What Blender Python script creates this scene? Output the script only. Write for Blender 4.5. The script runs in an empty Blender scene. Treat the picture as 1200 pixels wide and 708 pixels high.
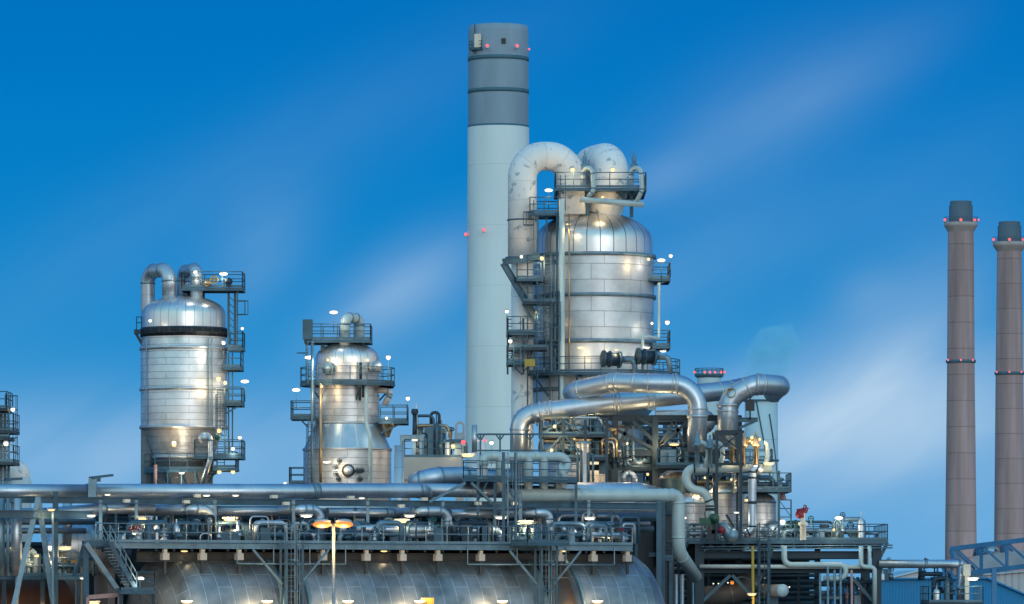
import bpy, math, random
from mathutils import Vector, Matrix
random.seed(7)
PI = math.pi
R = math.radians
scene = bpy.context.scene
col = scene.collection

# ------------------------------------------------------------------ camera
F = 5500.0      # focal length in photo pixels (frame 1200 wide)
HY = 690.0      # horizon row
CZ = 9.0        # eye height
cd = bpy.data.cameras.new('camera'); cam = bpy.data.objects.new('camera', cd); col.objects.link(cam)
cam.location = (0, 0, CZ); cam.rotation_euler = (R(90), 0, 0)
cd.sensor_width = 36; cd.lens = 36 * F / 1200; cd.shift_y = (HY - 354) / 1200
cd.clip_start = 1; cd.clip_end = 30000
scene.camera = cam
scene.view_settings.view_transform = 'Standard'; scene.view_settings.look = 'None'
scene.view_settings.exposure = 0.0; scene.view_settings.gamma = 1
scene.render.engine = 'CYCLES'
scene.cycles.use_denoising = True
scene.cycles.max_bounces = 5; scene.cycles.diffuse_bounces = 2; scene.cycles.glossy_bounces = 4
scene.cycles.volume_bounces = 4; scene.cycles.sample_clamp_indirect = 4

def lin(r, g, b):
    f = lambda c: (c/255/12.92 if c/255 <= .04045 else ((c/255+.055)/1.055)**2.4)
    return (f(r), f(g), f(b), 1)

# ------------------------------------------------------------------ sky
def build_world():
    w = bpy.data.worlds.new('World'); scene.world = w; w.use_nodes = True
    nt = w.node_tree; N = nt.nodes; L = nt.links; N.clear()
    def m(op, a, b=None, c=None, clamp=False):
        n = N.new('ShaderNodeMath'); n.operation = op; n.use_clamp = clamp
        for i, x in enumerate((a, b, c)):
            if x is None: continue
            if isinstance(x, (int, float)): n.inputs[i].default_value = x
            else: L.new(x, n.inputs[i])
        return n.outputs[0]
    def ramp(fac, stops):
        n = N.new('ShaderNodeValToRGB'); n.color_ramp.interpolation = 'B_SPLINE'
        e = n.color_ramp.elements
        while len(e) < len(stops): e.new(.5)
        for k, (p, c) in enumerate(stops): e[k].position = p; e[k].color = c
        L.new(fac, n.inputs[0]); return n.outputs[0]
    def mix(f, a, b):
        n = N.new('ShaderNodeMix'); n.data_type = 'RGBA'
        if isinstance(f, (int, float)): n.inputs[0].default_value = f
        else: L.new(f, n.inputs[0])
        for i, x in ((6, a), (7, b)):
            if isinstance(x, tuple): n.inputs[i].default_value = x
            else: L.new(x, n.inputs[i])
        return n.outputs[2]
    tc = N.new('ShaderNodeTexCoord'); sp = N.new('ShaderNodeSeparateXYZ'); L.new(tc.outputs['Generated'], sp.inputs[0])
    x, y, z = sp.outputs
    ys = m('MAXIMUM', y, .05)
    u = m('MULTIPLY', m('DIVIDE', x, ys), 10.0)        # azimuth, tenths of a radian
    v = m('MULTIPLY', m('DIVIDE', z, ys), 10.0)        # elevation
    # twilight blue ahead, by elevation (fac 1 = 18 degrees)
    front = ramp(m('MULTIPLY', m('MAXIMUM', z, 0.0), 3.2, clamp=True),
                 [(0, lin(92, 166, 220)), (.03, lin(86, 164, 220)), (.10, lin(56, 152, 212)), (.20, lin(16, 136, 204)),
                  (.32, lin(0, 122, 198)), (.42, lin(0, 112, 190)), (.7, lin(0, 102, 178)), (1, lin(10, 96, 168))])
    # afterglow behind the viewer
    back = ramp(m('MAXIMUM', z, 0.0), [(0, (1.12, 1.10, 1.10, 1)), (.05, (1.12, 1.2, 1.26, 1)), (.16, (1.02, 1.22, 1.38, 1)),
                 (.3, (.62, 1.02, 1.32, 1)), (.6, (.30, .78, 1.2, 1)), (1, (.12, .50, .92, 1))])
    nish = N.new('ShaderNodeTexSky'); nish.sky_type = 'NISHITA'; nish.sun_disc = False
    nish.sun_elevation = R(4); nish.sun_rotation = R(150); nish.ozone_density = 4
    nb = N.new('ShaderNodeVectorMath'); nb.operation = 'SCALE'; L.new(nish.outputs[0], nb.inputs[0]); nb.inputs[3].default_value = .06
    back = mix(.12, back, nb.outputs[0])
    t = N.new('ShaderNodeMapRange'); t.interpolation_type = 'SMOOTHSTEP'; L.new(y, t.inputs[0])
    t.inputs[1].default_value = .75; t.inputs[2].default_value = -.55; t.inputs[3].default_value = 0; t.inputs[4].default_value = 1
    # thin long streaks of cloud in the front sky: (u, v, length, width, angle, amount)
    cv = N.new('ShaderNodeCombineXYZ'); L.new(u, cv.inputs[0]); L.new(v, cv.inputs[1])
    nm = N.new('ShaderNodeMapping'); nm.vector_type = 'TEXTURE'; nm.inputs['Rotation'].default_value = (0, 0, R(33)); nm.inputs['Scale'].default_value = (1.6, .42, 1)
    L.new(cv.outputs[0], nm.inputs[0])
    nz = N.new('ShaderNodeTexNoise'); nz.inputs['Scale'].default_value = 2.4; nz.inputs['Detail'].default_value = 3
    nz.inputs['Roughness'].default_value = .5; nz.inputs['Distortion'].default_value = .4; L.new(nm.outputs[0], nz.inputs[0])
    acc = None
    for (px, py, a, b, ang, amt) in [(470, 342, 100, 42, 32, .36), (300, 290, 85, 50, 55, .15), (1010, 495, 220, 75, 8, .62), (1050, 400, 150, 70, 50, .22),
                                     (830, 175, 160, 70, 36, .065), (770, 210, 50, 24, 20, .10), (960, 110, 150, 50, 30, .10), (60, 540, 300, 70, 0, .34), (250, 230, 380, 60, 28, .05), (650, 400, 420, 60, 24, .12), (1120, 620, 300, 80, 0, .12), (700, 520, 500, 60, 0, .20), (1010, 340, 40, 26, 20, .10)]:
        mp = N.new('ShaderNodeMapping'); mp.vector_type = 'TEXTURE'
        mp.inputs['Location'].default_value = ((px-600)/F*10, (HY-py)/F*10, 0)
        mp.inputs['Rotation'].default_value = (0, 0, R(ang)); mp.inputs['Scale'].default_value = (a/F*10, b/F*10, 1)
        L.new(cv.outputs[0], mp.inputs[0])
        ln = N.new('ShaderNodeVectorMath'); ln.operation = 'LENGTH'; L.new(mp.outputs[0], ln.inputs[0])
        g = m('MULTIPLY', m('EXPONENT', m('MULTIPLY', m('POWER', ln.outputs['Value'], 2), -1.0)), amt)
        acc = g if acc is None else m('ADD', acc, g)
    cl = m('MULTIPLY', acc, m('ADD', m('MULTIPLY', nz.outputs[0], 1.5), .25), clamp=True)
    front = mix(cl, front, lin(184, 212, 236))
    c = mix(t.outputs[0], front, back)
    # below the horizon: dim land
    c = mix(m('MULTIPLY', m('ADD', z, .004), -400.0, clamp=True), c, (.05, .06, .07, 1))
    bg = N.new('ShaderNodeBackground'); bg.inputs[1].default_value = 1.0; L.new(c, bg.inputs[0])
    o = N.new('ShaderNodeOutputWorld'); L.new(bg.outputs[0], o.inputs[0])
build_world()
sd = bpy.data.lights.new('sun', 'SUN'); sun = bpy.data.objects.new('sun', sd); col.objects.link(sun)
sd.energy = .55; sd.angle = R(30); sd.color = (1, .97, .94)
sun.rotation_euler = (R(78), 0, R(18))

# ------------------------------------------------------------------ materials
MAT = {}
def mat(name, c, metal=0.0, rough=.5, var=.12, ns=.6, brick=None, bump=0.0, patch=None, streak=0.0, emit=None, offset=.5, corr=None):
    m_ = bpy.data.materials.new(name); m_.use_nodes = True; nt = m_.node_tree; N = nt.nodes; L = nt.links
    b = N['Principled BSDF']; b.inputs['Metallic'].default_value = metal; b.inputs['Roughness'].default_value = rough
    MAT[name] = m_
    if emit is not None:
        b.inputs['Base Color'].default_value = (.05, .05, .05, 1); b.inputs['Emission Color'].default_value = (*c, 1); b.inputs['Emission Strength'].default_value = emit
        return m_
    tc = N.new('ShaderNodeTexCoord')
    nz = N.new('ShaderNodeTexNoise'); nz.inputs['Scale'].default_value = ns; nz.inputs['Detail'].default_value = 5; nz.inputs['Roughness'].default_value = .62
    if streak:
        mp = N.new('ShaderNodeMapping'); mp.inputs['Scale'].default_value = (1, 1, streak); L.new(tc.outputs['Object'], mp.inputs[0]); L.new(mp.outputs[0], nz.inputs[0])
    else: L.new(tc.outputs['Object'], nz.inputs[0])
    mr = N.new('ShaderNodeMapRange'); L.new(nz.outputs[0], mr.inputs[0]); mr.inputs[1].default_value = .3; mr.inputs[2].default_value = .7
    mr.inputs[3].default_value = 1-var*1.3; mr.inputs[4].default_value = 1+var*.7
    if brick:
        bw, bh, mort, mc, v2 = brick
        bt = N.new('ShaderNodeTexBrick'); bt.offset = offset; bt.inputs['Scale'].default_value = 1; bt.inputs['Brick Width'].default_value = bw
        bt.inputs['Row Height'].default_value = bh; bt.inputs['Mortar Size'].default_value = mort; bt.inputs['Mortar Smooth'].default_value = .1
        bt.inputs['Bias'].default_value = 0
        bt.inputs['Color1'].default_value = (*c, 1); bt.inputs['Color2'].default_value = (*[k*v2 for k in c], 1); bt.inputs['Mortar'].default_value = (*mc, 1)
        L.new(tc.outputs['UV'], bt.inputs[0]); base = bt.outputs[0]
    else: base = None
    mu = N.new('ShaderNodeVectorMath'); mu.operation = 'SCALE'; L.new(mr.outputs[0], mu.inputs[3])
    if base is not None: L.new(base, mu.inputs[0])
    else: mu.inputs[0].default_value = c
    out = mu.outputs[0]
    if patch:
        pc, th, ps = patch
        n2 = N.new('ShaderNodeTexNoise'); n2.inputs['Scale'].default_value = ps; n2.inputs['Detail'].default_value = 3; L.new(tc.outputs['Object'], n2.inputs[0])
        m2 = N.new('ShaderNodeMapRange'); m2.inputs[1].default_value = th; m2.inputs[2].default_value = th+.09; L.new(n2.outputs[0], m2.inputs[0])
        mx = N.new('ShaderNodeMix'); mx.data_type = 'RGBA'; L.new(m2.outputs[0], mx.inputs[0]); L.new(out, mx.inputs[6]); mx.inputs[7].default_value = (*pc, 1); out = mx.outputs[2]
    L.new(out, b.inputs['Base Color'])
    rr = N.new('ShaderNodeMapRange'); L.new(nz.outputs[0], rr.inputs[0]); rr.inputs[1].default_value = .3; rr.inputs[2].default_value = .7
    rr.inputs[3].default_value = max(.05, rough-.08); rr.inputs[4].default_value = min(1, rough+.1); L.new(rr.outputs[0], b.inputs['Roughness'])
    if bump or corr:
        bp = N.new('ShaderNodeBump'); bp.inputs['Strength'].default_value = .5
        if corr:
            wv = N.new('ShaderNodeTexWave'); wv.wave_type = 'BANDS'; wv.bands_direction = 'X'; wv.wave_profile = 'SIN'; wv.inputs['Scale'].default_value = .314/corr
            L.new(tc.outputs['UV'], wv.inputs[0]); L.new(wv.outputs['Fac'], bp.inputs['Height']); bp.inputs['Distance'].default_value = corr*.18
        elif brick:
            ad = N.new('ShaderNodeMath'); ad.operation = 'SUBTRACT'; L.new(nz.outputs[0], ad.inputs[0]); L.new(bt.outputs['Fac'], ad.inputs[1]); L.new(ad.outputs[0], bp.inputs['Height']); bp.inputs['Distance'].default_value = bump
        else: L.new(nz.outputs[0], bp.inputs['Height']); bp.inputs['Distance'].default_value = bump
        L.new(bp.outputs[0], b.inputs['Normal'])
    return m_
mat('clad', (.72, .745, .775), .70, .43, .2, .7, brick=(3.3, .48, .016, (.30, .31, .33), .88), bump=.05)
mat('clad_big', (.70, .745, .79), .64, .46, .2, .6, brick=(3.1, 1.15, .02, (.30, .31, .33), .88), bump=.06, offset=.31)
mat('gore', (.74, .77, .80), .78, .36, .10, .6, brick=(.62, 30, .02, (.34, .36, .39), .95), bump=.01, offset=0)
mat('gore_wide', (.74, .77, .80), .78, .36, .10, .6, brick=(1.0, 30, .035, (.14, .16, .18), .94), bump=.015, offset=0)
mat('cone_clad', (.46, .62, .74), .7, .38, .12, .6, brick=(1.3, 30, .035, (.75, .75, .75), .92), bump=.02, offset=0)
mat('vessel', (.30, .34, .38), .62, .42, .38, .5, brick=(2.6, .95, .018, (.46, .60, .70), .82), bump=.05, offset=.37)
mat('vessel_band', (.14, .10, .08), .6, .45, .2, .5, brick=(2.2, 30, .04, (.5, .5, .5), .9), offset=0)
mat('pipe_alu', (.50, .61, .72), .80, .39, .10, .5, brick=(30, 1.0, .012, (.42, .45, .49), .96), offset=0)
mat('pipe_dull', (.56, .62, .68), .74, .40, .14, .5, brick=(30, 1.1, .015, (.32, .33, .35), .94), offset=0)
mat('pale', (.48, .60, .62), .05, .42, .10, .8, streak=.3)
mat('pale_flat', (.60, .68, .68), .0, .5, .08, .8)
mat('white_insul', (.84, .86, .87), .0, .55, .08, .5, brick=(9, 1.4, .02, (.62, .62, .62), .97), patch=((.36, .44, .50), .595, 1.8))
mat('steel', (.05, .12, .18), .3, .45, .3, .9)
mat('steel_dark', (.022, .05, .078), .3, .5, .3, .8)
mat('galv', (.19, .30, .38), .5, .42, .25, 1.2)
mat('rail', (.07, .15, .21), .35, .45, .2, 1.2)
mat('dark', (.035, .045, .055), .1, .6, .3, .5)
mat('darkband', (.012, .016, .024), .3, .5, .4, 2, brick=(.8, .35, .03, (.05, .07, .09), .6))
mat('rust', (.12, .065, .045), .2, .6, .35, .7)
mat('brown_clad', (.13, .13, .13), .2, .55, .2, .5)
mat('beige', (.50, .46, .42), 0, .6, .1, .5)
mat('cream', (.72, .68, .58), 0, .55, .1, 1)
mat('concrete', (.48, .35, .36), 0, .8, .36, .3, streak=.06, bump=.02, brick=(60, 5.0, .08, (.30, .22, .22), .90), offset=0)
mat('concrete_top', (.10, .15, .20), 0, .7, .15, .4, streak=.2)
mat('concrete_ring', (.42, .38, .38), 0, .75, .12, .5)
mat('stack_white', (.72, .85, .89), 0, .55, .08, .25, brick=(60, 9, .04, (.55, .70, .73), .99), offset=0, streak=.15)
mat('stack_grey', (.25, .36, .46), 0, .6, .14, .3, streak=.2)
mat('stack_band', (.06, .16, .22), 0, .6, .1, .5)
mat('stack_pale', (.50, .70, .80), 0, .55, .06, .3, brick=(60, 7, .06, (.4, .5, .55), .97), offset=0)
mat('blue_clad', (.006, .22, .50), .0, .6, .06, .3, corr=.28)
mat('grey_roof', (.42, .46, .50), .2, .5, .08, .3, corr=.7)
mat('truss_blue', (.04, .20, .42), .2, .45, .15, 1)
mat('panel_pale', (.60, .66, .70), 0, .5, .08, .5)
mat('yellow', (.45, .31, .04), 0, .45, .1, 2)
mat('red', (.26, .015, .03), 0, .45, .1, 2)
mat('green', (.012, .09, .06), 0, .45, .1, 2)
mat('pink_steel', (.45, .28, .27), .2, .5, .15, 1)
mat('bronze', (.42, .32, .20), .7, .35, .2, 2)
mat('ground', (.10, .10, .09), 0, .9, .3, .05)
mat('road', (.05, .05, .055), 0, .85, .2, .3)
mat('lamp_white', (1.0, .90, .70), emit=2.2)
mat('lamp_warm', (1.0, .64, .25), emit=1.9)
mat('lamp_amber', (1.0, .27, .03), emit=1.2)
mat('lamp_red', (1.0, .11, .14), emit=1.5)
mat('lamp_housing', (.55, .55, .52), .2, .4, .1, 2)

# ------------------------------------------------------------------ mesh helpers
def P(x, y, Y): return Vector(((x-600)*Y/F, Y, CZ+(HY-y)*Y/F))
KS = .58
def S(x, d=0.0):     # depth of the slanted front line (runs right and away) at photo column x
    Xa = (178-600)*288/F
    return (288 - KS*Xa + d)/(1 - KS*(x-600)/F)
def Q(x, y, d=0.0): return P(x, y, S(x, d))
SD = Vector((1, KS, 0)).normalized(); SN = Vector((KS, -1, 0)).normalized()   # along / toward the viewer

class MB:
    def __init__(s): s.v = []; s.f = []; s.uv = []; s.sm = []
    def face(s, idx, uvs=None, sm=False):
        s.f.append(tuple(idx)); s.uv.append(uvs or [(0, 0)]*len(idx)); s.sm.append(sm)
    def box(s, c, sx, sy, sz, ax=None, ay=None, az=None):
        c = Vector(c); ax = Vector(ax or (1, 0, 0)); ay = Vector(ay or (0, 1, 0)); az = Vector(az or (0, 0, 1))
        n = len(s.v)
        for k in range(8):
            s.v.append(c + ax*(sx/2*(1 if k & 1 else -1)) + ay*(sy/2*(1 if k & 2 else -1)) + az*(sz/2*(1 if k & 4 else -1)))
        for q, (w, h) in (((0, 2, 3, 1), (sy, sx)), ((4, 5, 7, 6), (sx, sy)), ((0, 1, 5, 4), (sx, sz)), ((2, 6, 7, 3), (sz, sx)), ((0, 4, 6, 2), (sz, sy)), ((1, 3, 7, 5), (sy, sz))):
            s.face([n+i for i in q], [(0, 0), (w, 0), (w, h), (0, h)])
        return s
    def beam(s, p, q, w, h, I=False):
        p = Vector(p); q = Vector(q); d = q-p; L = d.length; d.normalize()
        up = Vector((0, 0, 1)) if abs(d.z) < .95 else Vector((0, -1, 0))
        side = d.cross(up).normalized(); up = side.cross(d)
        c = (p+q)/2
        if I:
            t = h*.13
            s.box(c, L, w*.22, h-2*t, d, side, up); s.box(c+up*(h/2-t/2), L, w, t, d, side, up); s.box(c-up*(h/2-t/2), L, w, t, d, side, up)
        else: s.box(c, L, w, h, d, side, up)
        return s
    def tube(s, pts, r, seg=14, caps=True):
        pts = [Vector(p) for p in pts]; n = len(pts)
        rs = r if isinstance(r, (list, tuple)) else [r]*n
        T = []
        for i in range(n):
            a = pts[min(i+1, n-1)] - pts[max(i-1, 0)]; T.append(a.normalized())
        t0 = T[0]; ref = Vector((0, 0, 1)) if abs(t0.z) < .9 else Vector((0, 1, 0))
        nrm = (ref - t0*ref.dot(t0)).normalized(); b0 = len(s.v); ln = 0; lens = []
        for i in range(n):
            if i: ln += (pts[i]-pts[i-1]).length
            lens.append(ln)
            nrm = (nrm - T[i]*nrm.dot(T[i])).normalized(); bn = T[i].cross(nrm)
            for k in range(seg):
                a = 2*PI*k/seg; s.v.append(pts[i] + (nrm*math.cos(a) + bn*math.sin(a))*rs[i])
        rm = max(rs)
        for i in range(n-1):
            for k in range(seg):
                k2 = (k+1) % seg; a = b0+i*seg; c = a+seg
                u0 = 2*PI*k/seg*rm; u1 = 2*PI*(k+1)/seg*rm
                s.face((a+k, a+k2, c+k2, c+k), [(u0, lens[i]), (u1, lens[i]), (u1, lens[i+1]), (u0, lens[i+1])], seg > 5)
        if caps:
            s.face([b0+k for k in reversed(range(seg))]); s.face([b0+(n-1)*seg+k for k in range(seg)])
        return s
    def lathe(s, c, prof, seg=64, a0=0, a1=2*PI, axis=None, uo=0):
        """revolve (radius, height) pairs about axis through c"""
        c = Vector(c); az = Vector(axis or (0, 0, 1)).normalized()
        ax = Vector((1, 0, 0)) if abs(az.x) < .9 else Vector((0, 1, 0)); ax = (ax-az*ax.dot(az)).normalized(); ay = az.cross(ax)
        full = abs(a1-a0-2*PI) < 1e-6; cols = seg if full else seg+1
        b0 = len(s.v); rm = max(p[0] for p in prof); ln = 0; lens = [0]
        for i in range(1, len(prof)): ln += math.hypot(prof[i][0]-prof[i-1][0], prof[i][1]-prof[i-1][1]); lens.append(ln)
        for (r, h) in prof:
            for k in range(cols):
                a = a0+(a1-a0)*k/seg; s.v.append(c + ax*(r*math.cos(a)) + ay*(r*math.sin(a)) + az*h)
        for i in range(len(prof)-1):
            for k in range(seg):
                k2 = (k+1) % cols if full else k+1; a = b0+i*cols; d = a+cols
                u0 = (a1-a0)*k/seg*rm+uo; u1 = (a1-a0)*(k+1)/seg*rm+uo
                s.face((a+k, a+k2, d+k2, d+k), [(u0, lens[i]), (u1, lens[i]), (u1, lens[i+1]), (u0, lens[i+1])], True)
        return s
    def ball(s, c, r, seg=12, sx=1, sy=1, sz=1):
        n = len(s.v); s.lathe((0, 0, 0), [(max(r*math.sin(PI*i/8), .0005), -r*math.cos(PI*i/8)) for i in range(9)], seg)
        for i in range(n, len(s.v)): v = s.v[i]; s.v[i] = Vector(c)+Vector((v.x*sx, v.y*sy, v.z*sz))
        return s
    def ring(s, c, r, rt, seg=48, axis=None):
        az = Vector(axis or (0, 0, 1)).normalized(); ax = Vector((1, 0, 0)) if abs(az.x) < .9 else Vector((0, 1, 0)); ax = (ax-az*ax.dot(az)).normalized(); ay = az.cross(ax)
        prof = [(r+rt*math.cos(2*PI*k/6), rt*math.sin(2*PI*k/6)) for k in range(7)]
        return s.lathe(c, prof, seg, axis=axis)
    def poly(s, pts, z0, z1):
        n = len(pts); b = len(s.v)
        for z in (z0, z1):
            for p in pts: s.v.append(Vector((p[0], p[1], z)))
        s.face([b+i for i in reversed(range(n))]); s.face([b+n+i for i in range(n)], [(p[0], p[1]) for p in pts])
        u = 0
        for i in range(n):
            j = (i+1) % n; d = (Vector(pts[j][:2])-Vector(pts[i][:2])).length
            s.face((b+i, b+j, b+n+j, b+n+i), [(u, z0), (u+d, z0), (u+d, z1), (u, z1)]); u += d
        return s

OFF = {}
def setp(o, label=None, cat=None, group=None, kind=None):
    if label: o['label'] = label
    if cat: o['category'] = cat
    if group: o['group'] = group
    if kind: o['kind'] = kind
    return o
def root(name, label, cat, loc, group=None):
    o = bpy.data.objects.new(name, None); col.objects.link(o); o.location = loc; o.empty_display_size = .5
    OFF[o.name] = Vector(loc); return setp(o, label, cat, group)
def build(name, mb, m_, parent=None):
    if parent is not None: off = OFF[parent.name]
    else:
        xs = [v.x for v in mb.v]; ys = [v.y for v in mb.v]; off = Vector(((min(xs)+max(xs))/2, (min(ys)+max(ys))/2, min(v.z for v in mb.v)))
    me = bpy.data.meshes.new(name); me.from_pydata([v-off for v in mb.v], [], mb.f)
    uvl = me.uv_layers.new(name='UVMap'); flat = []
    for q in mb.uv:
        for a in q: flat += [a[0], a[1]]
    uvl.data.foreach_set('uv', flat); me.polygons.foreach_set('use_smooth', mb.sm)
    me.materials.append(MAT[m_]); me.update()
    o = bpy.data.objects.new(name, me); col.objects.link(o)
    if parent is not None: o.parent = parent
    else: o.location = off
    OFF[o.name] = off; return o
def single(name, mb, m_, label, cat, group=None): return setp(build(name, mb, m_), label, cat, group)
def struct(name, mb, m_): o = build(name, mb, m_); o['kind'] = 'structure'; return o

def fillet(pts, rad, n=7):
    pts = [Vector(p) for p in pts]; out = [pts[0]]
    for i in range(1, len(pts)-1):
        p, a, b = pts[i], pts[i-1], pts[i+1]; u = (a-p); w = (b-p); lu, lw = u.length, w.length; u.normalize(); w.normalize()
        ang = u.angle(w)
        if ang > PI-.02: out.append(p); continue
        t = min(rad/math.tan(ang/2), lu*.499, lw*.499); rr = t*math.tan(ang/2)
        bis = (u+w).normalized(); c = p+bis*(rr/math.sin(ang/2))
        s0 = p+u*t-c; e0 = p+w*t-c; tot = s0.angle(e0)
        axis = s0.cross(e0).normalized()
        for k in range(n+1): out.append(c + (Matrix.Rotation(tot*k/n, 3, axis) @ s0))
    out.append(pts[-1]); return out
def pipe(name, pts, r, m_, label=None, cat='pipe', group=None, bend=None, seg=18, rings=(), ring_mat='galv', parent=None, flanges=True):
    """pts in world; rings: list of (point, axis) extra flange bands"""
    path = fillet(pts, bend if bend is not None else r*2.6)
    mb = MB().tube(path, r, seg)
    if parent is None and label:
        base = path[0]; rt = root(name, label, cat, base, group)
    else: rt = parent
    o = build('pipe_run' if parent is None else name, mb, m_, rt)
    if flanges:
        rb = []
        for i in range(1, len(path)-1):
            a = (path[i]-path[i-1]).normalized(); b = (path[i+1]-path[i]).normalized()
            sa = (path[i]-path[i-1]).length; sb = (path[i+1]-path[i]).length
            if (sa > 3*sb or sb > 3*sa): rb.append(MB().lathe(path[i], [(r*.9, -.06), (r*1.06, -.06), (r*1.06, .06), (r*.9, .06)], seg, axis=(a+b)))
        for (pt, axs) in rings: rb.append(MB().lathe(pt, [(r*.9, -.1), (r*1.1, -.1), (r*1.1, .1), (r*.9, .1)], seg, axis=axs))
        for q in rb: build('flange', q, ring_mat, rt if parent is None else o)
    return rt

RT = .035
def rail_line(mb, pts, h=1.1, sp=1.3, closed=False, toe=True):
    pts = [Vector(p) for p in pts]
    if closed: pts.append(pts[0])
    for i in range(len(pts)-1):
        a, b = pts[i], pts[i+1]; L = (b-a).length
        if L < .05: continue
        n = max(1, round(L/sp))
        for k in range(n+(1 if i == len(pts)-2 and not closed else 0)):
            p = a.lerp(b, k/n); mb.tube([p, p+Vector((0, 0, h))], RT, 5)
        for hh in (h, h*.55): mb.tube([a+Vector((0, 0, hh)), b+Vector((0, 0, hh))], RT, 5)
        if toe: mb.beam(a+Vector((0, 0, .1)), b+Vector((0, 0, .1)), .02, .16)
def ladder(mb, base, top, out=(0, -1, 0), w=.5, cage=True):
    base = Vector(base); top = Vector(top); out = Vector(out).normalized(); side = out.cross(Vector((0, 0, 1))).normalized()
    for sgn in (-1, 1): mb.beam(base+side*w/2*sgn, top+side*w/2*sgn, .07, .07)
    L = top.z-base.z; n = int(L/.32)
    for k in range(1, n): 
        p = base.lerp(top, k/n); mb.tube([p-side*w/2, p+side*w/2], .022, 4, False)
    if cage and L > 3:
        zz = 2.2
        hoops = []
        while zz < L:
            c = base.lerp(top, zz/L)
            hp = [c + side*(w*.75*math.cos(a)) + out*(w*1.5*math.sin(a)) for a in [PI*k/8 for k in range(9)]]
            mb.tube(hp, .028, 4); hoops.append(hp); zz += .95
        if len(hoops) > 1:
            for k in (0, 2, 4, 6, 8): mb.tube([hoops[0][k], hoops[-1][k]], .022, 4)
def lad(parent, *a, **k): mb = MB(); ladder(mb, *a, **k); return build('ladder', mb, 'rail', parent)
def plat_poly(parent, pts, z, rails, th=.10, fascia=.20, hm='steel', brackets=None, name='platform'):
    """deck slab (open grating reads as thin slab) with its railing as a child"""
    mb = MB().poly(pts, z-th, z)
    n = len(pts)
    for i in range(n):
        a = Vector((*pts[i], z-fascia/2-.02)); b = Vector((*pts[(i+1) % n], z-fascia/2-.02))
        mb.beam(a, b, .1, fascia)
    if brackets:
        for (a, b) in brackets: mb.beam(a, b, .12, .12)
    o = build(name, mb, hm, parent)
    rb = MB()
    for seq in rails: rail_line(rb, [Vector((*pts[i % n], z)) for i in seq])
    if rb.v: build('railing', rb, 'rail', o)
    return o
def plat_px(parent, x0, x1, y, Yn, Yf, rails='fblr', **k):
    Ym = Yn; z = P(0, y, Yn).z; X0 = (x0-600)*Yn/F; X1 = (x1-600)*Yn/F
    pts = [(X0, Yn), (X1, Yn), (X1, Yf), (X0, Yf)]; rs = []
    if 'f' in rails: rs.append((0, 1))
    if 'r' in rails: rs.append((1, 2))
    if 'b' in rails: rs.append((2, 3))
    if 'l' in rails: rs.append((3, 4))
    return plat_poly(parent, pts, z, rs, **k)
def plat_ring(parent, cx, cy, z, r0, r1, a0=0, a1=360, hm='steel', br=True, rails=True):
    a0, a1 = R(a0), R(a1); full = abs(a1-a0-2*PI) < 1e-4; seg = max(6, int((a1-a0)*r1/1.2))
    mb = MB().lathe((cx, cy, z), [(r0, -.14), (r0, 0), (r1, 0), (r1, -.22), (r1-.1, -.22), (r1-.1, -.14), (r0, -.14)], seg, a0, a1)
    for i in range(len(mb.sm)): mb.sm[i] = False
    if br:
        nb = max(2, seg//3)
        for k in range(nb+1):
            a = a0+(a1-a0)*k/nb; d = Vector((math.cos(a), math.sin(a), 0)); c = Vector((cx, cy, z))
            mb.beam(c+d*r0+Vector((0, 0, -.25)), c+d*(r1-.1)+Vector((0, 0, -.25)), .1, .2)
            mb.beam(c+d*r0+Vector((0, 0, -(r1-r0)*.9-.2)), c+d*(r1-.3)+Vector((0, 0, -.3)), .1, .1)
    o = build('platform', mb, hm, parent); rb = MB()
    pts = [Vector((cx+(r1-.05)*math.cos(a0+(a1-a0)*k/seg), cy+(r1-.05)*math.sin(a0+(a1-a0)*k/seg), z)) for k in range(seg if full else seg+1)]
    if not full: pts = [Vector((cx+r0*math.cos(a0), cy+r0*math.sin(a0), z))] + pts + [Vector((cx+r0*math.cos(a1), cy+r0*math.sin(a1), z))]
    if rails: rail_line(rb, pts, closed=full, sp=1.4); build('railing', rb, 'rail', o)
    return o
def support(parent, p, q, w=.14, m_='steel', name='brace'): return build(name, MB().beam(p, q, w, w), m_, parent)

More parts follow.
